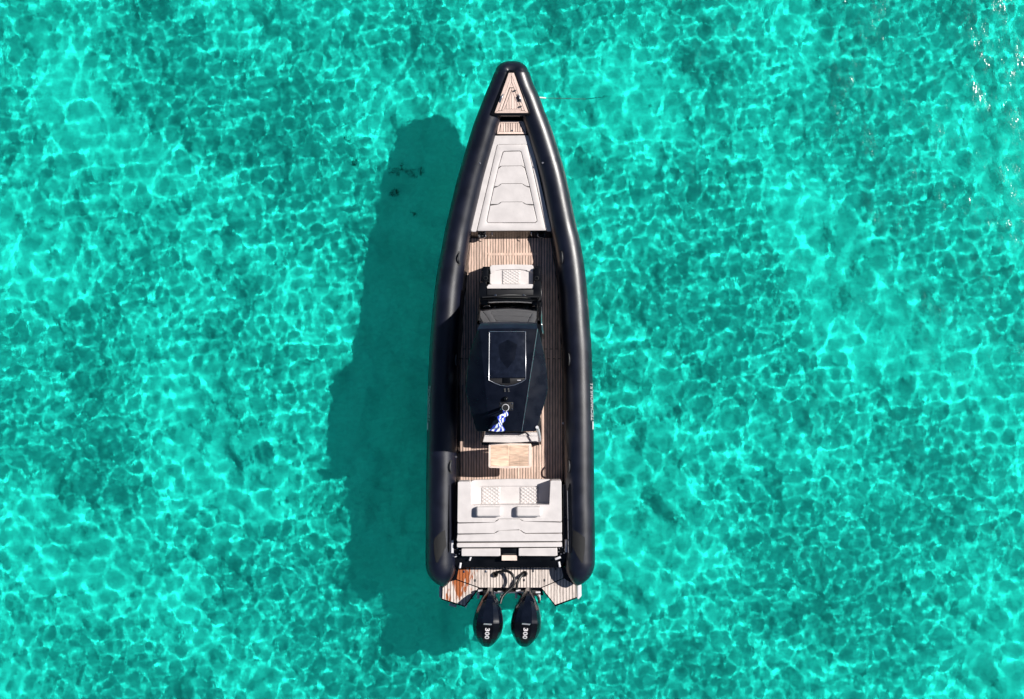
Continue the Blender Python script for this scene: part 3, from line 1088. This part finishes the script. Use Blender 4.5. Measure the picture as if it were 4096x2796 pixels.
for x, y in ((680, 1020), (818, 1020), (680, 1086), (818, 1086)):
    lathe('mast_bolt', P(*K1(5, x, y), zroof(*K1(5, x, y)) + .004), [(.0, .014), (.012, .012), (.014, .0)], 'chrome', hard, 10)
mc = P(*K1(5, 740, 1056), 2.42)
lathe('light_mast', mc, [(.055, .0), (.05, .02), (.03, .05), (.028, .42), (.05, .46), (.058, .47), (.058, .50), (.0, .50)], 'black_matte', hard, 20)
bm = bmesh.new()
add_tube(bm, [mc + Vector((.06 * math.cos(a), .06 * math.sin(a), .49)) for a in [k * math.pi / 12 for k in range(25)]], .008, 8, False)
bm_link('anchor_light_ring', bm, 'white_plastic', hard, 60)
# grab rail along the starboard side of the console
tube('side_grab_rail', spline([P(*K1(4, x, y), z) for x, y, z in ((1528, 800, 1.28), (1538, 860, 1.45), (1532, 1000, 1.75), (1528, 1120, 1.95), (1536, 1200, 2.0), (1552, 1320, 1.9), (1560, 1400, 1.6))], 5), .014, 'chrome', console, 8)

# ------------------------------------------------------------------ leaning post behind the console
post = prism('leaning_post', kr(6, 800, 262, 1540, 425), ZD, .66, 'black_gel', boat, .02)
prism('post_seat_base', K(5, (420, 755), (1165, 755), (1165, 1330), (420, 1330)), ZD, 1.30, 'black_matte', post, .02)
cush('post_backrest', 6, [(798, 262), (880, 256), (1160, 262), (1440, 256), (1530, 258), (1538, 300), (1538, 380), (1160, 388), (805, 384), (796, 360)], 0.82, post, .16, .035, 6)
cush('post_backrest_band', 6, [(806, 264), (1528, 260), (1530, 306), (808, 310)], 0.835, post, .05, .012, 3)
for s_, (xa, xb) in enumerate(((890, 1090), (1260, 1450))):
    quilt('quilted_panel', 6, xa, 264, xb, 304, 5, 1, 0.838, post, .012)
for (x0, y0, z0), (x1, y1, z1), m in (((1545, 372, .9), (1512, 190, 2.30), 'white_plastic'), ((795, 372, .9), (830, 190, 2.30), 'black_gel')):
    a, b = P(*K1(6, x0, y0), z0), P(*K1(6, x1, y1), z1)
    tube('rear_pillar', [a, a.lerp(b, .3) + Vector((.01, 0, 0)), a.lerp(b, .7) + Vector((.01, 0, 0)), b], .03, m, hard, 10)
tube('post_rail', spline([P(*K1(6, x, y), z) for x, y, z in ((1552, 410, .95), (1556, 250, 1.1), (1552, 90, 1.2), (1546, 60, 1.0))], 5), .016, 'black_gel', post, 8)

for xa, xb in ((450, 770), (820, 1140)):
    cush('helm_seat', 5, [(xa, 790), (xb, 790), (xb, 1000), (xa, 1000)], 1.42, post, .14, .04, 5)
    cush('helm_backrest', 5, [(xa, 1010), (xb, 1010), (xb, 1070), (xa, 1070)], 1.85, post, .56, .03, 5)
wc = P(2040, 1490, 1.42)
tube('steering_wheel', [wc + Vector((.19 * math.cos(t * math.pi / 10), -.07 * math.sin(t * math.pi / 10), .19 * math.sin(t * math.pi / 10))) for t in range(21)], .016, 'black_matte', console, 8)
tube('steering_column', [wc, wc + Vector((0, .22, -.16))], .02, 'steel', console, 8)

# ------------------------------------------------------------------ aft sofa and sunpad
ZB = .80      # black moulding level round the aft seat
aftbase = prism('aft_moulding', [*K(7, (372, 190), (1940, 180), (1960, 300), (1950, 1080), (1850, 1195), (1822, 1262), (470, 1262), (455, 1190), (365, 1085), (350, 300))], ZD, .675, 'black_gel', boat, .012)
sofa = prism('aft_sofa', K(7, (482, 160), (1828, 150), (1832, 920), (478, 925)), ZD, .62, 'black_matte', boat, smooth=None)
ZSEAT, ZARM = .735, 1.03
cush('seat_cushion', 7, [(655, 190), (660, 135), (1170, 118), (1690, 122), (1690, 450), (640, 455)], ZSEAT, sofa, .12, .03, 6)
cush('seat_bolster', 7, [(652, 150), (680, 130), (1170, 116), (1672, 120), (1688, 140), (1685, 225), (1560, 208), (1280, 206), (790, 208), (735, 222), (656, 258)], ZSEAT + .03, sofa, .08, .022, 5)
quilt('quilted_panel', 7, 792, 218, 1038, 452, 4, 5, ZSEAT + .006, sofa, .022)
quilt('quilted_panel', 7, 1288, 216, 1534, 446, 4, 5, ZSEAT + .006, sofa, .022)
zs_ = lambda x, y: ZARM - (y - 2020) * .0002
cush('back_cushion', 7, [(488, 160), (500, 150), (640, 148), (655, 168), (656, 452), (668, 456), (1668, 448), (1676, 444), (1682, 145), (1700, 136), (1812, 136), (1826, 150), (1830, 664), (1338, 664), (1294, 624), (1008, 624), (964, 676), (482, 677)], zs_, sofa, .34, .028, 5)
cush('pad_panel', 7, [(482, 686), (968, 686), (1012, 634), (1290, 634), (1334, 673), (1832, 673), (1832, 814), (1352, 815), (1294, 768), (1012, 770), (962, 820), (480, 823)], zs_, sofa, .16, .014, 4)
cush('pad_panel', 7, [(480, 832), (966, 830), (1016, 780), (1290, 778), (1348, 825), (1832, 823), (1834, 912), (1820, 918), (482, 926), (476, 912)], zs_, sofa, .16, .016, 4)
cush('rear_bolster', 7, [(476, 944), (1832, 934), (1836, 985), (1826, 992), (484, 998), (474, 990)], .96, sofa, .14, .02, 4)
for x0, x1, ya, yb in ((534, 1036, 1016, 1112), (1272, 1772, 1010, 1110)):
    cush('transom_cushion', 7, [(x0, ya), (x1, ya - 3), (x1 + 3, yb - 6), (x1 - 12, yb), (x0, yb + 2)], (lambda x, y: .90 - (y - 2195) * .0006), sofa, .14, .018, 4)
# dark box and teak step in the middle of the transom
midbox = prism('transom_box', kr(7, 1050, 1012, 1262, 1094), .7, .84, 'black_gel', boat, .02)
board(midbox, kr(7, 1056, 1102, 1252, 1168), .83, 'teak_edge', 'step_board', .04)
tube('box_handle', [P(*K1(7, x, y), .86) for x, y in ((1075, 1085), (1150, 1082), (1240, 1085))], .008, 'dark_grey', midbox, 6)
# side trays and rails beside the sofa
for pts in (K(7, (392, 198), (468, 196), (468, 895), (392, 900)), K(7, (1842, 190), (1898, 190), (1898, 890), (1842, 892))):
    prism('side_tray', pts, .7, .775, 'navy_paint', boat, .01)
prism('side_rail', K(7, (1905, 262), (1925, 178), (1950, 172), (1958, 230), (1952, 1060), (1925, 1080), (1916, 1050)), .7, .93, 'black_gel', boat, .015)
tube('side_rail_trim', [P(*K1(7, x, y), .94) for x, y in ((1906, 268), (1912, 600), (1920, 1066))], .0085, 'chrome', boat, 6)
prism('side_rail', K(7, (352, 240), (365, 190), (380, 192), (384, 1040), (372, 1070), (360, 1000)), .7, .93, 'black_gel', boat, .012)
for x0, y0, x1, y1 in ((400, 908, 432, 1074), (1874, 902, 1904, 1062)):
    prism('side_fender_holder', kr(7, x0, y0, x1, y1), .7, .86, 'white_plastic', boat, .008)
for x, y in ((475, 1052), (1830, 1042)):
    c = P(*K1(7, x, y), .72)
    base = lathe('rod_holder', c, [(.048, .0), (.048, .006), (.03, .008), (.026, .002), (.0, .001)], 'black_matte', boat, 18)
    for k in range(6):
        a = k * math.pi / 3 + .3
        lathe('rod_holder_bolt', c + Vector((.075 * math.cos(a) * .9, .075 * math.sin(a) * .9, .006)), [(.0, .012), (.011, .01), (.014, .0), (.014, -.02)], 'white_plastic', base, 8)
def cleat(x, y, ang, z=.70, s=1.0):
    c = P(*K1(7, x, y), z)
    d = Vector((math.cos(ang), math.sin(ang), 0))
    k = tube('mooring_cleat', spline([c - d * .042 * s + Vector((0, 0, .05)), c - d * .02 * s + Vector((0, 0, .055)), c + d * .02 * s + Vector((0, 0, .055)), c + d * .042 * s + Vector((0, 0, .05))], 3), .020 * s, 'white_plastic', boat, 8)
    for e in (-1, 1):
        tube('cleat_leg', [c + d * .025 * s * e + Vector((0, 0, -.02)), c + d * .025 * s * e + Vector((0, 0, .05))], .012 * s, 'chrome', k, 8)
cleat(650, 1136, R(70))
cleat(1780, 1132, R(20), s=1.3)
cleat(520, 1225, R(80), .64, 1.2)
cleat(1797, 1212, R(100), .64, 1.2)
cleat(465, 1112, R(20), .70, .6)
# sloping transom with a boat name
transom = prism('transom_slope', K(7, (500, 1118), (1800, 1112), (1812, 1258), (486, 1262)), .3, (lambda x, y: .735 - (y - 2225) * .0045), 'black_gel', boat, .004)
tm = text_mesh('STVXOLCEOUU', 1.0, .01)
co = np.array([v.co[:] for v in tm.vertices])
mn, mx = co.min(0), co.max(0)
for v in tm.vertices:
    u, q = (v.co.x - mn[0]) / (mx[0] - mn[0]), (v.co.y - mn[1]) / (mx[1] - mn[1])
    x, y = K1(7, 636 + 352 * u, 1198 - 32 * q)
    v.co = P(x, y, .735 - (y - 2225) * .0045 + .003)
link('boat_name', tm, 'lettering_grey', transom)

# ------------------------------------------------------------------ swim platform
ZP = .43
plat_outline = [(360, 384), (1930, 374), (1992, 480), (1990, 600), (1996, 770), (1716, 876), (1545, 652), (748, 652), (572, 884), (270, 790), (276, 620), (290, 480)]
platform = prism('swim_platform', K(8, *plat_outline), .16, ZP - .010, 'black_gel', boat, .006, smooth=None)
pw = 38.6 * .3153
px0 = K1(8, 890, 0)[0]
planks(platform, K(8, (895, 388), (1398, 386), (1398, 634), (895, 636)), px0, pw, 2.2, ZP, 'teak_platform')
planks(platform, K(8, (492, 390), (886, 388), (886, 634), (760, 634), (466, 528)), px0, pw, 2.2, ZP, 'teak_platform')
planks(platform, K(8, (1406, 386), (1790, 378), (1824, 510), (1560, 622), (1530, 634), (1406, 634)), px0, pw, 2.2, ZP, 'teak_platform')
planks(platform, K(8, (455, 540), (738, 640), (566, 866), (284, 776), (290, 640), (380, 560)), px0, pw, 2.2, ZP, 'teak_platform')
planks(platform, K(8, (1546, 640), (1828, 522), (1982, 612), (1986, 756), (1716, 852)), px0, pw, 2.2, ZP, 'teak_platform')
for x, y, m in ((557, 432, 'chrome'), (835, 430, 'steel'), (1435, 424, 'dark_grey'), (1720, 396, 'dark_grey'), (1582, 542, 'dark_grey'), (700, 545, 'dark_grey'), (1320, 540, 'black_matte')):
    box('hinge', P(*K1(8, x, y), ZP + .004), (.035, .05, .014), m, platform, .003)
prism('side_trim', K(8, (244, 628), (262, 622), (282, 640), (280, 784), (268, 776), (243, 752)), .2, .345, 'white_plastic', platform, .006)
prism('side_trim', K(8, (1998, 600), (2048, 602), (2050, 742), (2012, 784), (1996, 776)), .2, .35, 'white_plastic', platform, .006)
prism('ladder_tread', K(8, (378, 828), (470, 858), (458, 892), (364, 862)), .1, .15, 'white_plastic', platform, .006)
tube('platform_grab_rail', spline([P(*K1(8, x, y), z) for x, y, z in ((672, 768, .2), (640, 782, .25), (605, 830, .25), (580, 888, .2))], 5), .014, 'chrome', platform, 8)
# motor bracket
bracket = prism('motor_bracket', K(8, (752, 655), (1545, 655), (1570, 735), (1400, 745), (1250, 700), (1020, 700), (890, 745), (715, 735)), .05, .30, 'black_matte', boat, .015)
tube('tie_bar', [P(*K1(8, 895, 702), .62), P(*K1(8, 1130, 700), .62), P(*K1(8, 1355, 694), .62)], .017, 'steel', bracket, 10)
lathe('tie_bar_clamp', P(*K1(8, 945, 702), .60), [(.0, .05), (.03, .045), (.036, .0), (.03, -.03)], 'chrome', bracket, 12)

# rigging hoses
def hose(pts, rad):
    return tube('rigging_hose', spline([P(*K1(8, x, y), z) for x, y, z in pts], 6), rad, 'hose_rubber', boat, 10)
hose([(955, 470, .36), (958, 462, .44), (990, 442, .50), (1080, 424, .56), (1150, 448, .60), (1192, 510, .62), (1198, 575, .64), (1160, 640, .66), (1090, 700, .70), (1040, 762, .74), (1018, 838, .78)], .029)
hose([(1328, 462, .36), (1322, 456, .44), (1285, 486, .50), (1248, 545, .54), (1228, 612, .56), (1232, 690, .56), (1290, 735, .6), (1330, 760, .65)], .029)
hose([(1425, 720, .7), (1470, 722, .72), (1505, 760, .72), (1510, 830, .7)], .022)
for x, y in ((955, 468), (1328, 460)):
    lathe('hose_collar', P(*K1(8, x, y), ZP), [(.062, .0), (.06, .03), (.045, .06), (.035, .075)], 'hose_rubber', boat, 16)

# ------------------------------------------------------------------ outboard motors
def outboard(tip, tail, label):
    a, b = P(*K1(8, *tip), 1.0), P(*K1(8, *tail), 1.0)
    root = empty('outboard_motor', (a.x, a.y, .3))
    root['label'] = label
    root['category'] = 'outboard motor'
    root['group'] = 'outboard motors on the stern'
    d = (b - a)
    L = d.length
    d.normalize()
    e = Vector((-d.y, d.x, 0))
    if e.x < 0:
        e = -e
    def W(s, v, z):      # s across (starboard +), v along 0..1
        q = a + d * (v * L) + e * s
        return Vector((q.x - root.location.x, q.y - root.location.y, z - root.location.z))
    wt = [(0, .04), (.05, .085), (.155, .160), (.30, .238), (.44, .281), (.52, .294), (.58, .299), (.66, .295), (.72, .286), (.80, .256), (.88, .212), (.94, .165), (1.0, .105)]
    zt = [(0, .92), (.05, 1.02), (.155, 1.12), (.30, 1.20), (.44, 1.26), (.515, 1.29), (.525, 1.262), (.66, 1.235), (.80, 1.16), (.92, 1.05), (1.0, .93)]
    def sec(v):
        hw, z = lerp_tab(wt, v), lerp_tab(zt, v)
        k = .40 - .05 * v
        return [(-hw, z - .42), (-hw * 1.0, z - .26), (-hw * .93, z - .14), (-hw * .76, z - .055), (-hw * k, z), (hw * k, z), (hw * .76, z - .055), (hw * .93, z - .14), (hw, z - .26), (hw, z - .42)]
    def shell(name, v0, v1, n, m, cap0, cap1, parent):
        bm = bmesh.new()
        rr = []
        for i in range(n + 1):
            v = v0 + (v1 - v0) * i / n
            rr.append([bm.verts.new(W(s, v, z)) for s, z in sec(v)])
        for p, q in zip(rr, rr[1:]):
            for k in range(len(p) - 1):
                bm.faces.new((p[k], p[k + 1], q[k + 1], q[k]))
        if cap0:
            bm.faces.new(rr[0])
        if cap1:
            bm.faces.new(rr[-1])
        return bm_link(name, bm, m, parent, 22)
    front = shell('cowl_front', 0, .518, 14, 'cowl_paint', True, True, root)
    rear = shell('cowl_rear', .522, 1.0, 14, 'black_gel', True, True, root)
    shell_low = bmesh.new()
    lo = [W(s * lerp_tab(wt, v) * .96, v, lerp_tab(zt, v) - .42) for v, s in [(x / 12, -1) for x in range(13)] + [(x / 12, 1) for x in range(12, -1, -1)]]
    V1 = [shell_low.verts.new(q) for q in lo]
    V0 = [shell_low.verts.new(W(0, .35, .1) + (q - W(0, .35, q.z + root.location.z)) * .55 + Vector((0, 0, 0))) for q in lo]
    for q in V0:
        q.co.z = .45 - root.location.z
    for i in range(len(V1)):
        j = (i + 1) % len(V1)
        shell_low.faces.new((V1[i], V1[j], V0[j], V0[i]))
    shell_low.faces.new(V0)
    bm_link('lower_cowl', shell_low, 'black_matte', root, 40)
    # rim line
    tube('cowl_trim', [W(lerp_tab(wt, v) * 1.005, v, lerp_tab(zt, v) - .28) for v in [.25 + .05 * k for k in range(13)]], .006, 'steel', rear, 6)
    # leg, plate, gearcase and propeller below the water
    bm = bmesh.new()
    for (v0, v1, hw, za, zb_) in ((.18, .62, .10, -.28, .55),):
        pts = [(-hw * .2, v0), (hw * .2, v0), (hw, (v0 + v1) / 2), (hw * .3, v1), (-hw * .3, v1), (-hw, (v0 + v1) / 2)]
        tp = [bm.verts.new(W(s, v, zb_)) for s, v in pts]
        bt = [bm.verts.new(W(s * .6, v, za)) for s, v in pts]
        for i in range(6):
            bm.faces.new((tp[i], tp[(i + 1) % 6], bt[(i + 1) % 6], bt[i]))
        bm.faces.new(tp)
        bm.faces.new(bt[::-1])
    bm_link('motor_leg', bm, 'black_gel', root, 30)
    bm = bmesh.new()
    pts = [(-.03, .2), (.03, .2), (.12, .5), (.12, .98), (-.12, .98), (-.12, .5)]
    tp = [bm.verts.new(W(s, v, -.13)) for s, v in pts]
    bt = [bm.verts.new(W(s, v, -.15)) for s, v in pts]
    for i in range(6):
        bm.faces.new((tp[i], tp[(i + 1) % 6], bt[(i + 1) % 6], bt[i]))
    bm.faces.new(tp)
    bm.faces.new(bt[::-1])
    bm_link('cavitation_plate', bm, 'black_gel', root, 30)
    tube('gearcase', [W(0, v, -.36) for v in (.15, .25, .45, .75, .9)], [.01, .06, .085, .075, .055], 'black_gel', root, 14)
    hub = tube('propeller', [W(0, v, -.36) for v in (.9, .97, 1.03, 1.06)], [.055, .06, .05, .02], 'steel', root, 14)
    for k in range(4):
        an = k * math.pi / 2 + .5
        bm = bmesh.new()
        ax, az = math.cos(an), math.sin(an)
        q = [W(.04 * ax - .03 * az, .92, -.36 + .04 * az + .03 * ax), W(.17 * ax - .07 * az, .93, -.36 + .17 * az + .07 * ax), W(.19 * ax, .99, -.36 + .19 * az), W(.16 * ax + .07 * az, 1.05, -.36 + .16 * az - .07 * ax), W(.04 * ax + .03 * az, 1.02, -.36 + .04 * az - .03 * ax)]
        bm.faces.new([bm.verts.new(p) for p in q])
        r_ = bmesh.ops.solidify(bm, geom=bm.faces[:], thickness=.012)
        bm_link('propeller_blade', bm, 'steel', hub, 30)
    # clamp brackets on both sides
    for s in (-1, 1):
        bm = bmesh.new()
        add_box(bm, W(s * .235, .15, .55), (.05, .11, .14))
        add_box(bm, W(s * .20, .06, .54), (.10, .03, .10))
        bmesh.ops.bevel(bm, geom=bm.edges[:], offset=.006, segments=1, affect='EDGES')
        bm_link('clamp_bracket', bm, 'white_plastic', root, 30)
    # slash and the power figure 300 on the cowl
    def on_top(s, v):
        return W(s, v, lerp_tab(zt, v) + .004)
    bm = bmesh.new()
    q = [(-.078, .512), (.085, .512), (.07, .545), (-.088, .545)]
    vs_ = [bm.verts.new(on_top(s, .53 + (v - .53)) + Vector((0, 0, .03 if v < .52 else .012))) for s, v in q]
    bm.faces.new(vs_)
    bm_link('slash_mark', bm, 'decal_white', rear)
    tm = text_mesh('300', 1.0, .035, 0, 0, 1.05)
    co = np.array([v.co[:] for v in tm.vertices])
    mn, mx = co.min(0), co.max(0)
    bm = bmesh.new()
    bm.from_mesh(tm)
    bpy.data.meshes.remove(tm)
    bmesh.ops.triangulate(bm, faces=bm.faces[:])
    bmesh.ops.subdivide_edges(bm, edges=[ed for ed in bm.edges if ed.calc_length() > .12], cuts=2)
    for v in bm.verts:
        u, q = (v.co.x - mn[0]) / (mx[0] - mn[0]), (v.co.y - mn[1]) / (mx[1] - mn[1])
        v.co = on_top(-.046 + .092 * q, .605 + .215 * u)
    bm_link('lettering', bm, 'decal_white', rear)
    return root
outboard((888, 690), (842, 1397), 'black outboard motor marked 300, mounted nearer the orange-stained teak corner')
outboard((1378, 690), (1318, 1395), 'black outboard motor marked 300, mounted away from the orange-stained teak corner')

# ------------------------------------------------------------------ keep the boat's parts where they are
bpy.context.view_layer.update()
for o in list(boat.children):
    o.matrix_parent_inverse = boat_inv

# ------------------------------------------------------------------ table
ZT = 1.12
tc = P(2040, 1823, ZD)
table = empty('deck_table', (tc.x, tc.y, ZD))
table['label'] = 'small varnished wooden table with pale edging on the cockpit deck before the aft sofa'
table['category'] = 'table'
tinv = Matrix.Translation(table.location).inverted()
top = prism('table_top', round_poly(K(6, (892, 404), (1160, 398), (1434, 404), (1441, 430), (1441, 690), (1428, 712), (1160, 722), (890, 714), (881, 690), (884, 425)), 4), ZT - .04, ZT - .006, 'teak_edge', table, .006)
for q in ([(905, 404), (1425, 404), (1400, 418), (918, 420)], [(888, 412), (912, 424), (912, 690), (886, 700)], [(1436, 412), (1440, 698), (1404, 690), (1402, 424)], [(896, 714), (1426, 712), (1400, 696), (918, 698)]):
    board(top, K(6, *q), ZT, 'teak_edge', 'edge_board', .02)
for q in (rect(916, 424, 1134, 470), rect(916, 472, 1134, 556), rect(916, 560, 1148, 622), rect(916, 625, 1148, 692), rect(1158, 424, 1398, 470), rect(1158, 473, 1398, 560), rect(1152, 563, 1280, 690), rect(1283, 563, 1398, 690), rect(1137, 424, 1154, 556)):
    board(top, K(6, *q), ZT + random.uniform(-.001, .001), 'teak_table', 'panel', .02)
lathe('pedestal', (tc.x, tc.y, ZD), [(.16, .0), (.16, .012), (.05, .02), (.04, .06), (.04, .66), (.09, .68), (.12, .69)], 'steel', table, 20)
for o in table.children:
    o.matrix_parent_inverse = tinv

# ------------------------------------------------------------------ loose headrest bolsters on the sunpad
for x0, lab in ((724, 'white headrest bolster on the aft sunpad, farther from the shaded sofa corner'), (1240, 'white headrest bolster on the aft sunpad, behind the shaded sofa corner')):
    c0, c1 = P(*K1(7, x0, 474), 1.15), P(*K1(7, x0 + 330, 605), 1.15)
    bm = bmesh.new()
    add_box(bm, ((c0.x + c1.x) / 2, (c0.y + c1.y) / 2, 1.085), (c1.x - c0.x, c0.y - c1.y, .14))
    bmesh.ops.bevel(bm, geom=bm.edges[:], offset=.045, segments=5, profile=.5, affect='EDGES')
    o = bm_link('headrest_bolster', bm, 'vinyl', None, 60)
    o.modifiers.new('weighted_normal', 'WEIGHTED_NORMAL')
    o['label'] = lab
    o['category'] = 'cushion'
    o['group'] = 'headrest bolsters'

# ------------------------------------------------------------------ flag on the light mast
def flag():
    base = P(*K1(5, 742, 1088), 2.42)
    root = empty('ensign_flag', base)
    root['label'] = 'small crumpled blue and white striped flag hanging behind the mast on the hardtop'
    root['category'] = 'flag'
    tube('flag_staff', [(0, 0, .0), (0, -.01, .3), (0, -.02, .62)], .009, 'chrome', root, 8)
    bm = bmesh.new()
    uvl = bm.loops.layers.uv.new('UVMap')
    nu, nv = 36, 22
    d = Vector((-.19, -.40, 0)).normalized()
    e = Vector((-d.y, d.x, 0))
    g = []
    for j in range(nv + 1):
        v = j / nv
        row = []
        for i in range(nu + 1):
            u = i / nu
            fold = .036 * math.sin(u * 9 + v * 2.6) * (.25 + u) + .02 * math.sin(u * 17 - v * 7)
            p = Vector((0, -.02, .26 + .34 * v)) + d * (u * .47 * (.86 + .14 * v)) + e * (fold + (.5 - v) * .22 * (.4 + u * .5)) + Vector((0, 0, -.16 * u * u - .03 * math.sin(u * 9 + v)))
            row.append((bm.verts.new(p), (u, v)))
        g.append(row)
    for j in range(nv):
        for i in range(nu):
            q = (g[j][i], g[j][i + 1], g[j + 1][i + 1], g[j + 1][i])
            f = bm.faces.new([x[0] for x in q])
            for lp, x in zip(f.loops, q):
                lp[uvl].uv = x[1]
    m = bpy.data.materials.new('flag_cloth')
    m.use_nodes = True
    nt = m.node_tree
    b = nt.nodes['Principled BSDF']
    b.inputs['Roughness'].default_value = .75
    uv = nt.nodes.new('ShaderNodeUVMap')
    sp = nt.nodes.new('ShaderNodeSeparateXYZ')
    nt.links.new(uv.outputs[0], sp.inputs[0])
    def math_n(op, a, b_=None, c=None):
        n = nt.nodes.new('ShaderNodeMath')
        n.operation = op
        for k, x in enumerate((a, b_, c)):
            if x is None:
                continue
            if isinstance(x, (int, float)):
                n.inputs[k].default_value = x
            else:
                nt.links.new(x, n.inputs[k])
        return n.outputs[0]
    st = math_n('LESS_THAN', math_n('MODULO', math_n('MULTIPLY', sp.outputs[1], 9.0), 2.0), 1.0)     # blue stripes
    canton = math_n('MULTIPLY', math_n('LESS_THAN', sp.outputs[0], .37), math_n('GREATER_THAN', sp.outputs[1], 4 / 9))
    cx = math_n('LESS_THAN', math_n('ABSOLUTE', math_n('SUBTRACT', sp.outputs[0], .185)), .037)
    cy = math_n('LESS_THAN', math_n('ABSOLUTE', math_n('SUBTRACT', sp.outputs[1], .722)), .0556)
    cross = math_n('MAXIMUM', cx, cy)
    blue_c = math_n('SUBTRACT', 1.0, cross)
    fac = math_n('ADD', math_n('MULTIPLY', canton, blue_c), math_n('MULTIPLY', math_n('SUBTRACT', 1.0, canton), st))
    mx = nt.nodes.new('ShaderNodeMix')
    mx.data_type = 'RGBA'
    nt.links.new(fac, mx.inputs[0])
    mx.inputs[6].default_value = (.78, .80, .86, 1)
    mx.inputs[7].default_value = (.012, .035, .42, 1)
    nt.links.new(mx.outputs[2], b.inputs['Base Color'])
    MATS['flag_cloth'] = m
    bm_link('flag_cloth', bm, 'flag_cloth', root, 80)
flag()

# ------------------------------------------------------------------ anchor line off the starboard bow
a0 = P(2140, 388, 1.02)
pts = [a0, P(2160, 390, .95), P(2182, 392, .80), P(2230, 393, .55), P(2295, 395, .18), P(2345, 396, -.03), P(2385, 397, -.8), P(2425, 398, SEABED_Z + .03)]
rope = empty('anchor_line', a0)
rope['label'] = 'thin anchor line running from the starboard bow down into the water'
rope['category'] = 'rope'
o = tube('line_end', spline(pts[:3], 5), .016, 'rope_white', rope, 8)
o2 = tube('line', spline(pts[2:], 5), .006, 'rope', rope, 8)
for q in (o, o2):
    q.matrix_parent_inverse = Matrix.Translation(a0).inverted()

# ------------------------------------------------------------------ seaweed on the sand
def seaweed(px, py, size, label):
    k = (CAM_Z - SEABED_Z * .75) / FPX
    c = Vector(((px - 2048) * k, (1398 - py) * k, SEABED_Z - .01))
    bm = bmesh.new()
    rnd = random.Random(int(px * 7 + py))
    el = rnd.uniform(0, 3.1)
    for i in range(int(8 + size * 80)):
        r, a = size * math.sqrt(rnd.random()), rnd.uniform(0, 6.28)
        q = Vector((r * math.cos(a), r * .55 * math.sin(a), 0))
        q = c + Vector((q.x * math.cos(el) - q.y * math.sin(el), q.x * math.sin(el) + q.y * math.cos(el), 0))
        h = rnd.uniform(.03, .07)
        b = rnd.uniform(0, 6.28)
        dirv = Vector((math.cos(b), math.sin(b), 0))
        s = Vector((-dirv.y, dirv.x, 0)) * rnd.uniform(.006, .014)
        m1 = q + dirv * h * .5 + Vector((0, 0, h))
        t1 = q + dirv * h * 1.4 + Vector((0, 0, h * .9))
        v = [bm.verts.new(x) for x in (q - s, q + s, m1 + s, m1 - s, t1)]
        bm.faces.new(v[:4])
        bm.faces.new((v[3], v[2], v[4]))
    o = bm_link('seaweed_clump', bm, 'seaweed')
    o['label'] = label
    o['category'] = 'seaweed'
    o['group'] = 'seaweed clumps on the sandy bottom'
    return o
for px, py, s, lab in (
        (1591, 678, .15, 'spread-out seaweed clump just inside the edge of the bow shadow'),
        (1642, 697, .17, 'largest seaweed clump, lying on the sand in the bow shadow'),
        (1580, 770, .11, 'lone seaweed clump abaft the largest ones in the bow shadow'),
        (1688, 686, .07, 'tiny seaweed tuft between the largest clump and the hull'),
        (1655, 855, .06, 'faint seaweed tuft in the shadow abeam the bow sunpad'),
        (1390, 553, .09, 'seaweed clump on sunlit sand, the one farther from the boat shadow'),
        (1421, 650, .09, 'seaweed clump on sunlit sand, the one nearer the boat shadow')):
    seaweed(px, py, s, lab)
